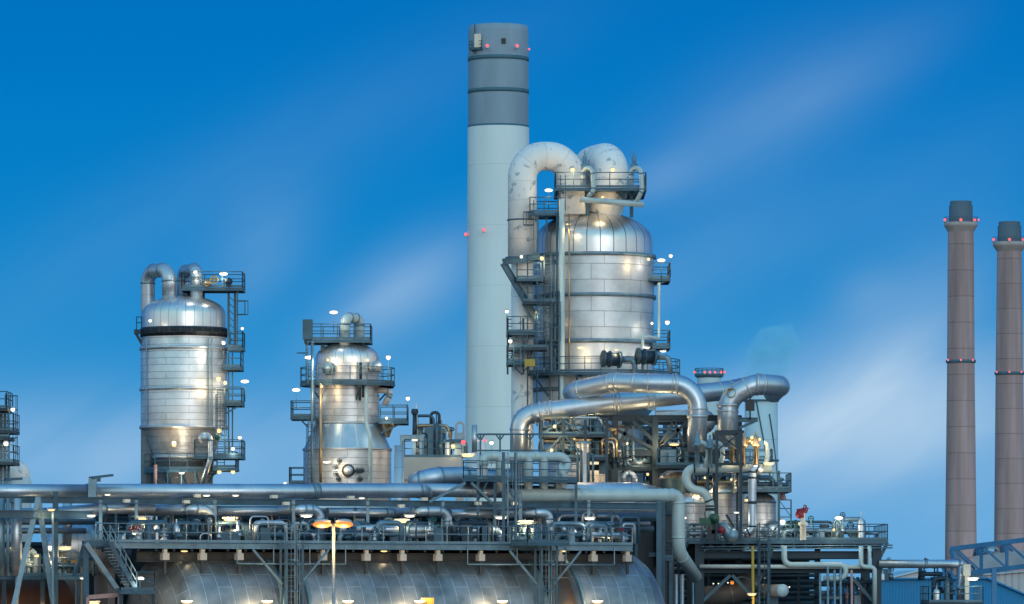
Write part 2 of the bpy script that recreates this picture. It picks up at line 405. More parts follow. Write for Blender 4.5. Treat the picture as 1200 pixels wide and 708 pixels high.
# ------------------------------------------------------------------ lamps
LAMPS = {}
def lamp_proto(kind, glow, label):
    rt = root('lamp', label, 'lamp', (0, 0, 0)); z = Vector((0, 0, 0))
    if kind == 'pole':
        build('pole', MB().tube([(0, .05, -1.7), (0, .05, .02)], .03, 6), 'steel', rt)
        build('housing', MB().ball((0, .03, .12), .26, 12, 1, .8, .30), 'lamp_housing', rt)
        build('lens', MB().ball((0, -.02, -.01), .33, 14, 1.05, .8, .42), glow, rt)
    elif kind == 'tube':
        build('bracket', MB().beam((0, .05, .1), (0, .75, .3), .06, .06), 'galv', rt)
        build('housing', MB().box((0, 0, .11), 1.0, .26, .1), 'lamp_housing', rt)
        build('lens', MB().ball((0, -.02, -.01), .38, 12, 1.1, .3, .24), glow, rt)
    elif kind == 'post':
        build('pole', MB().tube([(0, .0, -2.0), (0, 0, .0)], .03, 6), 'galv', rt)
        build('housing', MB().lathe((0, 0, .1), [(.2, 0), (.16, .08), (.02, .14)], 10), 'lamp_housing', rt)
        build('lens', MB().ball((0, 0, .0), .17, 12), glow, rt)
    elif kind == 'bulkhead':
        build('bracket', MB().beam((0, .05, .0), (0, .5, .12), .06, .06), 'galv', rt)
        build('housing', MB().lathe((0, 0, .12), [(.2, 0), (.2, .08), (.05, .13)], 10), 'lamp_housing', rt)
        build('lens', MB().ball((0, 0, .0), .19, 12), glow, rt)
    elif kind == 'beacon':
        build('bracket', MB().beam((0, .02, -.3), (0, .9, -.3), .12, .12), 'galv', rt)
        build('housing', MB().lathe((0, 0, -.35), [(.26, 0), (.26, .18), (.2, .2)], 10), 'lamp_housing', rt)
        build('lens', MB().ball((0, 0, .05), .27, 12), glow, rt)
    return rt
def copy_tree(o, parent=None):
    c = o.copy(); col.objects.link(c)
    if parent is not None: c.parent = parent
    for ch in list(o.children): copy_tree(ch, c)
    return c
PW = {'lamp_white': (1, .88, .68), 'lamp_warm': (1, .68, .34), 'lamp_amber': (1, .42, .10), 'lamp_red': (1, .12, .1)}
def lamp(kind, x, y, Y, label, glow='lamp_white', power=0, group=None, scale=1.0, loff=(0, -.5, -.35), name=None, cat='lamp'):
    key = (kind, glow)
    names = {'pole': 'floodlight', 'tube': 'strip_lamp', 'post': 'post_lamp', 'bulkhead': 'bulkhead_lamp', 'beacon': 'warning_light'}
    if key not in LAMPS:
        LAMPS[key] = lamp_proto(kind, glow, label); o = LAMPS[key]; o.name = name or names[kind]
    else: o = copy_tree(LAMPS[key])
    o.location = P(x, y, Y) if Y is not None else Vector((x, y, 0)); o.scale = (scale*.84,)*3
    o['label'] = label; o['category'] = 'warning light' if kind == 'beacon' else cat
    if group: o['group'] = group
    elif 'group' in o: del o['group']
    if power:
        ld = bpy.data.lights.new('glow', 'POINT'); ld.energy = power*.85; ld.specular_factor = .35; ld.color = PW[glow]; ld.shadow_soft_size = .3
        lo = bpy.data.objects.new('glow', ld); col.objects.link(lo); lo.location = o.location + Vector(loff)
    return o
def wheel(mb, c, r, axis=(0, -1, 0)):
    mb.ring(c, r, r*.16, 14, axis)
    az = Vector(axis).normalized(); ax = Vector((1, 0, 0)) if abs(az.x) < .9 else Vector((0, 0, 1)); ay = az.cross(ax)
    mb.tube([Vector(c)-ax*r, Vector(c)+ax*r], r*.13, 5); mb.tube([Vector(c)-ay*r, Vector(c)+ay*r], r*.13, 5)

# ================================================================== SETTING
gm = MB(); gm.face([0, 1, 2, 3]); gm.v = [Vector(p) for p in ((-9000, -3000, 0), (9000, -3000, 0), (9000, 24000, 0), (-9000, 24000, 0))]
struct('ground', gm, 'ground')
rm_ = MB(); rm_.face([0, 1, 2, 3], [(0, 0), (1, 0), (1, 1), (0, 1)]); rm_.v = [Vector(p) for p in ((-200, 240, .004), (200, 240, .004), (200, 250, .004), (-200, 250, .004))]
struct('road', rm_, 'road')

# ================================================================== CHIMNEYS
def sc(Y): return Y/F
# tall pale chimney
Y = 700; s = sc(Y); c0 = Vector(((584-600)*s, Y, 0)); Z = lambda y, Y=Y: CZ+(HY-y)*Y/F
ch = root('chimney', 'tall pale blue-white chimney with a grey banded top, rising behind the middle tower', 'chimney', c0)
zt, zb = Z(31), Z(150)
def rr(z): return (38.5 - 3.5*(z-Z(500))/(Z(150)-Z(500)))*s if z < zb else 35.2*s
build('shaft', MB().lathe(c0, [(40*s, 0), (rr(Z(500)), Z(500)), (rr(Z(300)), Z(300)), (36*s, zb)], 64), 'stack_white', ch)
tp = build('crown', MB().lathe(c0, [(35.6*s, zb), (35.2*s, zt-.9), (34.2*s, zt), (32.5*s, zt+.05), (32.5*s, zt-3), (.01, zt-3)], 64), 'stack_grey', ch)
for y in (150, 108, 70): build('band', MB().lathe(c0, [(35.0*s, Z(y)-.3), (35.9*s, Z(y)-.3), (35.9*s, Z(y)+.3), (35.0*s, Z(y)+.3)], 64), 'stack_band', ch)
build('hatch', MB().box((c0.x+.8, Y-35.3*s, Z(52)), .65, .3, .75), 'dark', ch)
lb = MB(); lb.beam(c0+Vector((-27.5*s, -24*s, Z(66))), c0+Vector((-27.5*s, -24*s, Z(31))), .12, .12); build('ladder', lb, 'steel_dark', ch)
po = plat_poly(ch, [(c0.x-34*s, Y-26*s), (c0.x-20*s, Y-33*s), (c0.x-18*s, Y-28*s), (c0.x-31*s, Y-18*s)], Z(60), [(0, 1), (1, 2), (3, 4)])
build('cabinet', MB().box((c0.x-24*s, Y-28.5*s, Z(60)+1.1), 1.0, .8, 2.0), 'cream', ch)
for i, (x, y, d, lb_) in enumerate([(571, 54, -33*s, 'red warning light beside the cabinet near the top of the tall pale chimney'), (606, 54, -29*s, 'red warning light right of the dark hatch on the tall pale chimney'),
        (620, 58, 0, 'small red light on the right edge of the tall pale chimney top'), (567, 270, -34*s, 'red warning light halfway up the front of the tall pale chimney'), (546, 275, 0, 'red warning light halfway up on the left edge of the tall pale chimney')]):
    lamp('beacon', x, y, Y+d-1.0, lb_, 'lamp_red', 0, 'red lights on the tall pale chimney', scale=1.1 if i != 2 else .7)
vp = MB().tube([P(556, 530, 600), P(556, 498, 600)], .35, 10); single('vent_pipe', vp, 'pipe_dull', 'thin grey vent pipe standing before the foot of the tall pale chimney', 'pipe')

# two brown concrete chimneys
for i, (xc, x0t, x1t, yt, yg, yg2, rt_, rb_, lab) in enumerate([
        (1126, 1112, 1139, 236, 270, 424, 15.2, 18.5, 'brown concrete chimney with a dark cap, left of the pair at the right edge'),
        (1183, 1170, 1196, 260, 293, 438, 14.5, 18, 'brown concrete chimney with a dark cap, cut by the right edge of the view')]):
    Y = 900+i*40; s = sc(Y); Z = lambda y: CZ+(HY-y)*Y/F; c = Vector(((xc-600)*s, Y, 0))
    r_ = root('chimney', lab, 'chimney', c, None)
    build('shaft', MB().lathe(c, [(rb_*1.04*s, 0), (rb_*s, Z(640)), (16.2*s, Z(440)), (rt_*s, Z(yg))], 48), 'concrete', r_)
    build('cap', MB().lathe(c, [(13.8*s, Z(yg)), (13.8*s, Z(yt+5)), (12.6*s, Z(yt+5)), (12.6*s, Z(yt)), (11*s, Z(yt)), (11*s, Z(yt+14)), (.01, Z(yt+14))], 40), 'concrete_top', r_)
    g = build('gallery', MB().lathe(c, [(rt_*s, Z(yg+2)), (18.8*s, Z(yg-4)), (19.6*s, Z(yg-5)), (19.6*s, Z(yg-9)), (19*s, Z(yg-9)), (19*s, Z(yg-7)), (13*s, Z(yg-7))], 40), 'concrete_ring', r_)
    rb2 = MB(); rail_line(rb2, [c+Vector((19.6*s*math.cos(a), 19.6*s*math.sin(a), Z(yg-9))) for a in [2*PI*k/28 for k in range(28)]], 1.0, 2.5, True, False); build('railing', rb2, 'rail', g)
    build('lower_gallery', MB().lathe(c, [(16*s, Z(yg2+2)), (17.6*s, Z(yg2+1)), (17.6*s, Z(yg2-2)), (16*s, Z(yg2-2))], 40), 'stack_band', r_)
    side = ('left', 'right')[i]
    for k, dx in enumerate((-18.5, 0, 16, 20.5)):
        if i == 1 and k == 3: continue
        lamp('beacon', xc+dx, yg-12, Y-math.sqrt(max(0, 19.2**2-min(dx, 19)**2))*s, '%s red light on the upper gallery of the %s brown chimney' % (('leftmost', 'middle', 'third', 'rightmost pale')[k], side), 'lamp_red', 0, 'red lights on the brown chimneys', scale=1.25 if k < 3 else .9)
    for k, dx in enumerate((-15, 0, 14)):
        lamp('beacon', xc+dx, yg2-2, Y-math.sqrt(17.6**2-dx*dx)*s-.6, '%s faint red light on the lower ring of the %s brown chimney' % (('left', 'middle', 'right')[k], side), 'lamp_red', 0, 'faint lights on the brown chimneys', scale=.8)

# pale steaming stack and small red-lit stack behind the silver pipes
Y = 600; s = sc(Y); Z = lambda y: CZ+(HY-y)*Y/F; c = Vector(((892-600)*s, Y, 0))
st = root('steam_stack', 'pale blue-white stack giving off steam behind the silver elbow', 'stack', c)
build('shaft', MB().lathe(c, [(21*s, 0), (20.5*s, Z(600)), (19*s, Z(448)), (17.6*s, Z(447)), (17*s, Z(455)), (.01, Z(455))], 48), 'stack_pale', st)
hb = MB()
for a0 in (0, .8): hb.tube([c+Vector((19.9*s*math.sin(a0-.35+.9*t_/12), -19.9*s*math.cos(a0-.35+.9*t_/12), Z(470+ (t_/12)*95 + a0*20))) for t_ in range(13)], .1, 6)
build('downpipe', hb, 'steel', st)
for y in (470, 540): build('band', MB().lathe(c, [(19*s, Z(y)-.1), (20.9*s, Z(y)-.1), (20.9*s, Z(y)+.15), (19*s, Z(y)+.15)], 48), 'stack_band', st)
Y = 560; s = sc(Y); Z = lambda y: CZ+(HY-y)*Y/F; c = Vector(((831-600)*s, Y, 0))
ss = root('short_stack', 'short pale stack ringed with red lights behind the silver pipes', 'stack', c)
build('shaft', MB().lathe(c, [(15*s, 0), (14*s, Z(448)), (14*s, Z(438)), (12*s, Z(438)), (12*s, Z(445)), (.01, Z(445))], 40), 'stack_pale', ss)
g = build('gallery', MB().lathe(c, [(14*s, Z(443)), (17*s, Z(441)), (17*s, Z(438)), (14.5*s, Z(438))], 40), 'stack_band', ss)
rb2 = MB(); rail_line(rb2, [c+Vector((16.6*s*math.cos(a), 16.6*s*math.sin(a), Z(438))) for a in [2*PI*k/18 for k in range(18)]], .6, 2.5, True, False); build('railing', rb2, 'rail', g)
for k, dx in enumerate((-17, -5, 1, 7, 14, 18)):
    lamp('beacon', 831+dx, 436.5, Y-math.sqrt(max(0, 17**2-min(17, abs(dx))**2))*s-.3, '%s red light round the rim of the short stack' % ('first', 'second', 'third', 'fourth', 'fifth', 'last')[k], 'lamp_red', 0, 'red lights round the short stack', scale=.62)
# steam plume: a real volume drifting right
pl = MB(); Y = 600
path = [P(891, 452, Y), P(893, 438, Y), P(898, 425, Y), P(906, 413, Y), P(914, 402, Y), P(923, 392, Y), P(930, 384, Y)]
pl.tube(path, [1.7, 2.4, 3.0, 3.2, 2.9, 2.1, .6], 20)
for v in pl.v: v += Vector((math.sin(v.z*1.7+v.y)*.3, 0, math.sin(v.x*2.1+v.y*.8)*.3))
for i in range(len(pl.sm)): pl.sm[i] = True
po = single('steam_plume', pl, 'dark', 'pale cyan plume of steam drifting up and right from the pale stack', 'steam')
vm = bpy.data.materials.new('steam'); vm.use_nodes = True; N = vm.node_tree.nodes; L = vm.node_tree.links; N.clear()
o_ = N.new('ShaderNodeOutputMaterial'); pv = N.new('ShaderNodeVolumePrincipled'); pv.inputs['Color'].default_value = (.22, .74, 1, 1); pv.inputs['Anisotropy'].default_value = -.65
tc = N.new('ShaderNodeTexCoord'); nz = N.new('ShaderNodeTexNoise'); nz.inputs['Scale'].default_value = .45; nz.inputs['Detail'].default_value = 4; L.new(tc.outputs['Object'], nz.inputs[0])
mr = N.new('ShaderNodeMapRange'); mr.inputs[1].default_value = .35; mr.inputs[2].default_value = .7; mr.inputs[3].default_value = .03; mr.inputs[4].default_value = .35; L.new(nz.outputs[0], mr.inputs[0])
L.new(mr.outputs[0], pv.inputs['Density']); L.new(pv.outputs[0], o_.inputs['Volume']); po.data.materials[0] = vm

# ================================================================== LEFT SILVER TOWER
Y = 330; s = sc(Y); xc = 215.5; cx = (xc-600)*s
Z = lambda y: CZ+(HY-y)*sc(330-2.5)
C = Vector((cx, Y, 0)); X = lambda x: (x-600)*s
t1 = root('reactor_tower', 'silver clad tower with a black band and twin hooked ducts, leftmost tall tower', 'tower', C)
r = 50.5*s
build('shell', MB().lathe(C, [(r, Z(500)), (r, Z(407)), (r*.99, Z(406)), (r*.975, Z(393))], 72), 'clad', t1)
dm = [(r*.975, Z(383)), (r*.975, Z(366))]+[(r*.975*math.cos(a), Z(366)+(Z(344)-Z(366))*math.sin(a)) for a in [R(k) for k in (15, 28, 40, 50, 60, 70, 80, 89.5)]]
build('dome', MB().lathe(C, dm, 72), 'gore', t1)
bd = build('black_band', MB().lathe(C, [(r*.97, Z(393.5)), (r*1.01, Z(393)), (r*1.01, Z(383)), (r*.97, Z(382))], 72), 'darkband', t1)
for y in (407, 455, 500): build('hoop', MB().lathe(C, [(r*.98, Z(y)-.1), (r*1.03, Z(y)-.1), (r*1.03, Z(y)+.12), (r*.98, Z(y)+.12)], 72), 'pipe_dull', t1)
rc = 35*s
C2 = C+Vector((0, 0, 0))
build('cone', MB().lathe(C, [(rc, Z(534)), (r*.9, Z(502)), (r*.98, Z(499))], 64), 'clad', t1)
build('skirt', MB().lathe(C, [(rc*.97, 0), (rc*.97, Z(534)), (rc, Z(534))], 64), 'clad', t1)
build('hoop', MB().lathe(C, [(rc*.98, Z(535)-.1), (rc*1.05, Z(535)-.1), (rc*1.05, Z(535)+.12), (rc*.98, Z(535)+.12)], 64), 'pipe_dull', t1)
plat_ring(t1, cx, Y, Z(550), rc, 47*s, 150, 330)
# side duct all the way up, hooked over
pipe('duct', [Vector((X(172), Y+1.0, 0)), Vector((X(172), Y+1.0, Z(314.5))), Vector((X(199.5), Y-1.2, Z(314.5))), Vector((X(199.5), Y-1.2, Z(350)))], 8.3*s, 'pipe_dull', parent=t1, bend=13.5*s, seg=24)
pipe('duct', [Vector((X(212), Y+2, Z(360))), Vector((X(212), Y+2, Z(313.5))), Vector((X(231.5), Y-1, Z(313.5))), Vector((X(231.5), Y-1, Z(352)))], 7.4*s, 'pipe_dull', parent=t1, bend=10.5*s, seg=24)
build('nozzle', MB().lathe(C+Vector((14*s, 0, 0)), [(10.5*s, Z(350)), (10.5*s, Z(339)), (9*s, Z(339))], 24), 'dark', t1)
for k, x in enumerate((174, 247, 251)): build('conduit', MB().tube([(X(x), Y-math.sqrt(r*r-(X(x)-cx)**2)-.15, Z(498)), (X(x), Y-math.sqrt(r*r-(X(x)-cx)**2)-.15, Z(396))], .05, 5), 'galv', t1)
po = plat_px(t1, 213, 284, 337, Y-1.5, Y+1.5, 'frbl')
build('valve', MB().ball(P(243, 332, Y-1.6), .3), 'bronze', t1)
build('valve', MB().ball(P(268, 330, Y-1.6), .28).box(P(268, 331.5, Y-1.6), .3, .3, .6), 'steel_dark', t1)
wm = MB(); wheel(wm, P(251, 328, Y-1.8), .26); build('hand_wheel', wm, 'yellow', t1)
sb = MB()
for (a, b) in ((268.5, 345), (276, 345)): sb.beam(Vector((X(a), Y-.6, Z(337)-.3)), Vector((X(a), Y-.6, Z(410))), .16, .16)
for k in range(8): sb.beam(Vector((X(268.5), Y-.6, Z(345+k*8))), Vector((X(276), Y-.6, Z(352+k*8 if k < 7 else 402))), .06, .06)
for yy in (268.5, 273): sb.beam(Vector((X(yy), Y-.6, Z(412))), Vector((X(yy), Y-.6, Z(533))), .1, .1)
build('ladder_mast', sb, 'steel', t1)
lad(t1, (X(262), Y-3.1, Z(548)), (X(262), Y-3.1, Z(455)), (0, -1, 0)); lad(t1, (X(279), Y-.9, Z(404)), (X(279), Y-.9, Z(339)), (1, 0, 0))
plat_px(t1, 267, 284, 407, Y-1.4, Y+1.4, 'frb')
plat_px(t1, 264, 283, 472, Y-1.6, Y+1.6, 'frb', brackets=[(Vector((X(266), Y-1.4, Z(484))), Vector((X(283), Y-1.4, Z(474))))])
plat_px(t1, 228, 283, 534, Y-3.6, Y+.5, 'frbl')
plat_px(t1, 250, 276, 548, Y-3.2, Y+.5, 'fr')
plat_px(t1, 262, 282, 430, Y-1.6, Y+1.6, 'fr')
# small left cradle at band height
cb = MB().beam((X(158), Y-.5, Z(387)), (X(168), Y-.5, Z(387)), .5, .3).beam((X(160), Y-.5, Z(389)), (X(168), Y-.5, Z(403)), .2, .2); rail_line(cb, [(X(161), Y-.8, Z(385)), (X(167), Y-.8, Z(385))], .9, 1, toe=False)
build('duct_clamp', cb, 'steel_dark', t1)
# elbow pipe with round end on the right of the cone
pipe('elbow_pipe', [Vector((X(238), Y-3.4, Z(512))), Vector((X(251), Y-4.2, Z(509))), Vector((X(251), Y-4.2, Z(538))), Vector((X(241), Y-4.2, Z(570)))], 2.6*s, 'pipe_dull', parent=t1, bend=.4)
build('manhole', MB().lathe((X(243), Y-4.1, Z(514)), [(.01, .35), (5.5*s, .3), (5.8*s, 0), (5.8*s, -.9)], 24, axis=(0, -1, .1)), 'pipe_dull', t1)
build('manhole', MB().ball(P(254.5, 513, Y-4.4), .2), 'green', t1)
for k, x in enumerate((184, 200, 216, 232)):
    build('brace', MB().beam((X(x), Y-2.9, Z(552)), (X(x+4), Y-2.2, Z(566)), .1, .1).beam((X(x), Y-2.9, Z(552)), (X(x), Y-2.9, Z(575)), .08, .08), 'steel', t1)
build('riser', MB().tube([(X(186), Y-3, Z(545)), (X(186), Y-3, Z(575))], .12, 8), 'pink_steel', t1)
g = 'lamps on the leftmost silver tower'
lamp('pole', 262, 321, Y-1.2, 'oval white lamp floating above the top platform of the leftmost silver tower', power=60, group=None)
lamp('bulkhead', 229, 319, Y-2.2, 'warm lamp against the hooked duct on top of the leftmost silver tower', 'lamp_white', 40, loff=(0, -.2, -.3), scale=.8)
lamp('bulkhead', 176, 376, Y-3.2, 'small lamp left of the black band of the leftmost silver tower', 'lamp_white', 10, scale=.7)
lamp('post', 284, 385, Y-1.0, 'small post lamp right of the black band of the leftmost silver tower', 'lamp_white', 0, scale=.7)
lamp('bulkhead', 262, 402, Y-3.3, 'warm lamp just under the black band at the right of the leftmost silver tower', 'lamp_white', 90, scale=.8, loff=(-.3, -.3, -.3))
lamp('pole', 287, 447, Y-1.0, 'oval white lamp at mid height right of the leftmost silver tower', power=40)
lamp('bulkhead', 256, 444, Y-3.5, 'warm lamp at mid height on the right face of the leftmost silver tower', 'lamp_warm', 110, loff=(-.2, -.3, -.3))
lamp('bulkhead', 264, 449, Y-3.0, 'smaller warm lamp beside the middle ring of the leftmost silver tower', 'lamp_warm', 40, scale=.8)
lamp('bulkhead', 204, 521, Y-3.6, 'bright yellow lamp on the cone of the leftmost silver tower', 'lamp_warm', 160, loff=(0, -.3, .2))
lamp('bulkhead', 257, 505, Y-3.3, 'warm lamp at the top right of the cone of the leftmost silver tower', 'lamp_warm', 60)
lamp('post', 281, 513, Y-1.0, 'post lamp on the lower right platform of the leftmost silver tower', power=0, scale=.9)
lamp('bulkhead', 273, 526, Y-3.3, 'lamp inside the lower right railing of the leftmost silver tower', 'lamp_white', 25, scale=.8)
lamp('bulkhead', 257, 553, Y-3.0, 'lamp below the lowest right platform of the leftmost silver tower', 'lamp_warm', 45, scale=.9)
lamp('tube', 213, 555, Y-3.4, 'strip lamp under the ring walkway at the foot of the leftmost silver tower', 'lamp_white', 120, scale=.5)
lamp('bulkhead', 273, 553, Y-2.5, 'outer lamp below the lowest right platform of the leftmost silver tower', 'lamp_warm', 30, scale=.9)

# ================================================================== SECOND TOWER
Y = 334; s = sc(Y); xc = 407; cx = (xc-600)*s; C = Vector((cx, Y, 0)); X = lambda x: (x-600)*s; Z = lambda y: CZ+(HY-y)*sc(334-2.2)
t2 = root('reactor_tower', 'squat silver tower widening to a blue-grey cone, with a pale hooked pipe on top', 'tower', C)
r = 37.5*s; rb_ = 51.5*s
build('shell', MB().lathe(C, [(r, Z(495)), (r, Z(425))], 64), 'clad', t2)
build('dome', MB().lathe(C, [(r, Z(425)), (r, Z(419))]+[(r*math.cos(a), Z(419)+(Z(399)-Z(419))*math.sin(a)) for a in [R(k) for k in (12, 25, 38, 50, 60, 70, 80, 89.5)]], 64), 'gore', t2)
build('cone', MB().lathe(C, [(rb_, Z(526)), (r, Z(495.5))], 64), 'cone_clad', t2)
build('skirt', MB().lathe(C, [(rb_, 0), (rb_, Z(526))], 72), 'clad', t2)
for (rr_, y) in ((r, 495), (rb_, 526)): build('hoop', MB().lathe(C, [(rr_*.97, Z(y)-.08), (rr_*1.02, Z(y)-.08), (rr_*1.02, Z(y)+.08), (rr_*.97, Z(y)+.08)], 64), 'pipe_dull', t2)
plat_ring(t2, cx, Y, Z(448), r, 56*s, 0, 360)
zt = Z(398)
p_ = plat_px(t2, 357, 434, 398, Y-1.8, Y+1.8, 'frbl')
for (a, b) in ((379, 408), (427, 405)): build('strut', MB().beam((X(a), Y-1.0, zt-.3), (X(a), Y-1.0, Z(b+6)), .3, .3), 'steel_dark', t2)
pipe('hook_pipe', [Vector((X(405), Y-1, Z(402))), Vector((X(405), Y-1, Z(371))), Vector((X(421), Y+.4, Z(371))), Vector((X(421), Y+.4, Z(404)))], 6*s, 'pale', parent=t2, bend=8*s, seg=20)
build('nozzle', MB().lathe(C+Vector((-2*s, -1, 0)), [(7*s, Z(405)), (7*s, Z(395)), (5*s, Z(395))], 20), 'white_insul', t2)
for (x, y, mt) in ((386, 432, 'galv'), (443, 430, 'pipe_dull')):
    a = math.asin(max(-1, min(1, (x-xc)*s/(r+.3)))); ax = Vector((math.sin(a), -math.cos(a), 0))
    if x == 443: ax = Vector((.65, -.76, 0))
    p = Vector((cx, Y, Z(y)))+ax*(r+.15)
    if x == 443: p.x = X(441)
    mh = build('manhole', MB().lathe(p, [(.01, .42), (.28, .40), (.36, .30), (.36, -.35)], 24, axis=ax), mt, t2)
    build('flange', MB().lathe(p, [(.34, .12), (.45, .12), (.45, .24), (.34, .24)], 24, axis=ax), 'galv', mh)
p = Vector((X(410), Y-rb_-.1, Z(552)))
mh = build('manhole', MB().lathe(p, [(.01, .30), (.30, .28), (.34, .2), (.34, -.3)], 24, axis=(0, -1, 0)), 'clad', t2); build('flange', MB().lathe(p, [(.33, .05), (.46, .05), (.46, .16), (.33, .16)], 24, axis=(0, -1, 0)), 'dark', mh)
pipe('downpipe', [Vector((X(430.5), Y-r-.4, Z(449))), Vector((X(430.5), Y-r-.4, Z(496))), Vector((X(435.5), Y-rb_-.3, Z(512))), Vector((X(435.5), Y-rb_-.3, 2))], 2.2*s, 'pale', parent=t2, bend=.8, flanges=False)
bx = MB().box((X(362), Y-2.0, Z(386)), .7, .5, 1.4); build('cabinet', bx, 'steel', t2)
po = plat_px(t2, 341, 369, 488, Y-2.2, Y+1.0, 'flb', brackets=[(Vector((X(352), Y-2, Z(490))), Vector((X(362), Y-2, Z(500))))])
plat_px(t2, 444, 477, 493, Y-2.2, Y+1.5, 'frb', brackets=[(Vector((X(474), Y-1.5, Z(494))), Vector((X(446), Y-1.5, Z(508))))])
build('hanger', MB().lathe((X(454), Y-.8, 0), [(.15, Z(512)), (.5, Z(498)), (.5, Z(493))], 12), 'bronze', t2)
lad(t2, (X(361), Y-1.8, Z(450)), (X(361), Y-1.8, Z(398)), (-1, -.3, 0)); lad(t2, (X(367.5), Y-3.1, Z(566)), (X(367.5), Y-3.1, Z(490)), (0, -1, 0)); lad(t2, (X(374), Y-2.6, Z(490)), (X(374), Y-2.6, Z(450)), (0, -1, 0))
for (x, y0, y1, m_) in ((368, 400, 566, 'galv'), (378, 450, 566, 'bronze'), (423, 452, 470, 'dark'), (427, 452, 466, 'dark'), (424, 425, 447, 'steel_dark')):
    build('riser', MB().tube([(X(x), Y-(3.3 if y1 > 500 else 2.6), Z(y0)), (X(x), Y-(3.3 if y1 > 500 else 2.6), Z(y1))], .10, 8), m_, t2)
pipe('side_loop', [Vector((X(444), Y-1, Z(456))), Vector((X(458), Y-1, Z(458))), Vector((X(456), Y-1, Z(464))), Vector((X(451), Y-1, Z(474)))], .22, 'beige', parent=t2, bend=.3)
for (x, y) in ((395, 548), (396, 556), (399, 562), (421, 552), (426, 552), (424, 562), (400, 541)): vm_ = MB(); wheel(vm_, Vector((X(x), Y-rb_-.6, Z(y))), .17); vm_.tube([(X(x), Y-rb_-.6, Z(y)), (X(x), Y-rb_+.2, Z(y))], .12, 6); build('valve', vm_, 'steel_dark', t2)
plat_px(t2, 339, 356, 566, Y-2, Y+1, 'flb')
lamp('pole', 391, 366, Y-1.5, 'oval white lamp above the top platform of the squat silver tower', power=40)
lamp('pole', 362, 419, Y-2.8, 'oval lamp left of the dome of the squat silver tower', power=80, loff=(.6, -.6, -.2))
lamp('pole', 347, 457, Y-1, 'oval white lamp at the far left of the squat silver tower', power=30)
lamp('post', 455, 419, Y-1.8, 'post lamp right of the dome of the squat silver tower', power=25, scale=1.1)
lamp('post', 478, 467, Y-1, 'post lamp above the right platform of the squat silver tower', power=10, scale=1.0)
lamp('bulkhead', 384, 422, Y-3.3, 'warm lamp above the round manhole on the squat silver tower', 'lamp_warm', 70, scale=.5)
lamp('bulkhead', 431, 422, Y-3.3, 'warm lamp on the right of the dome of the squat silver tower', 'lamp_warm', 70, scale=.5)
lamp('bulkhead', 377, 453, Y-3.4, 'warm lamp under the ring platform of the squat silver tower', 'lamp_warm', 80, scale=.6)
lamp('tube', 383, 542, Y-4.1, 'strip lamp low on the front of the squat silver tower', 'lamp_white', 70, scale=.7)
lamp('bulkhead', 393, 541, Y-4.1, 'warm lamp beside the strip lamp on the foot of the squat silver tower', 'lamp_warm', 70, scale=.5)
lamp('bulkhead', 334, 566, Y-1, 'tiny lamp left of the foot of the squat silver tower', 'lamp_white', 0, scale=.6)
lamp('bulkhead', 453, 490, Y-2.5, 'lamp under the right railing of the squat silver tower', 'lamp_white', 20, scale=.6)

# ================================================================== BIG CENTRE TOWER
Y = 345; s = sc(Y); xc = 695.5; cx = (xc-600)*s; C = Vector((cx, Y, 0)); X = lambda x: (x-600)*s; Z = lambda y: CZ+(HY-y)*sc(345-4)
t3 = root('reactor_tower', 'largest silver tower with two thick white looped ducts on its head', 'tower', C)
r = 71*s
build('shell', MB().lathe(C, [(r, Z(476)), (r, Z(296))], 96), 'clad_big', t3)
build('dome', MB().lathe(C, [(r*.98, Z(296)), (r*.98, Z(279))]+[(r*.98*math.cos(a), Z(279)+(Z(243)-Z(279))*math.sin(a)) for a in [R(k) for k in (10, 20, 30, 40, 50, 60, 70, 80, 89.5)]], 96), 'gore_wide', t3)
for y in (297, 345, 399, 455): build('hoop', MB().lathe(C, [(r*.97, Z(y)-.14), (r*1.035, Z(y)-.14), (r*1.035, Z(y)+.12), (r*.97, Z(y)+.12)], 96), 'galv', t3)
build('cone', MB().lathe(C, [(r*.82, Z(492)), (r, Z(476))], 72), 'cone_clad', t3)
build('skirt', MB().lathe(C, [(r*.82, 0), (r*.82, Z(492))], 72), 'clad_big', t3)
# two looped ducts
du = [Vector((X(671), Y-2.2, Z(250))), Vector((X(670), Y-2.2, Z(226))), Vector((X(665), Y-2.2, Z(181))), Vector((X(612), Y-3.0, Z(181))), Vector((X(612), Y-3.0, Z(302)))]
d1 = MB().tube(fillet(du, 26*s, 12), 16.8*s, 32); dd = build('looped_duct', d1, 'white_insul', t3)
build('duct_leg', MB().tube([Vector((X(612), Y-3.0, Z(302))), Vector((X(612), Y-3.0, 0))], 12.8*s, 28), 'white_insul', t3)
build('duct_flange', MB().lathe((X(611.5), Y-3, Z(302)), [(14*s, -.15), (19.5*s, -.15), (19.5*s, .1), (14*s, .1)], 28), 'steel', t3)
build('duct_flange', MB().lathe((X(611.5), Y-3, Z(257)), [(15*s, -.04), (17.3*s, -.04), (17.3*s, .06), (15*s, .06)], 28), 'steel', t3)
du2 = [Vector((X(706), Y-1, Z(250))), Vector((X(714), Y-1, Z(228))), Vector((X(718), Y-1, Z(181))), Vector((X(684), Y+3.4, Z(183))), Vector((X(680), Y+3.4, Z(262)))]
build('looped_duct', MB().tube(fillet(du2, 32*s, 12), 20*s, 32), 'white_insul', t3)
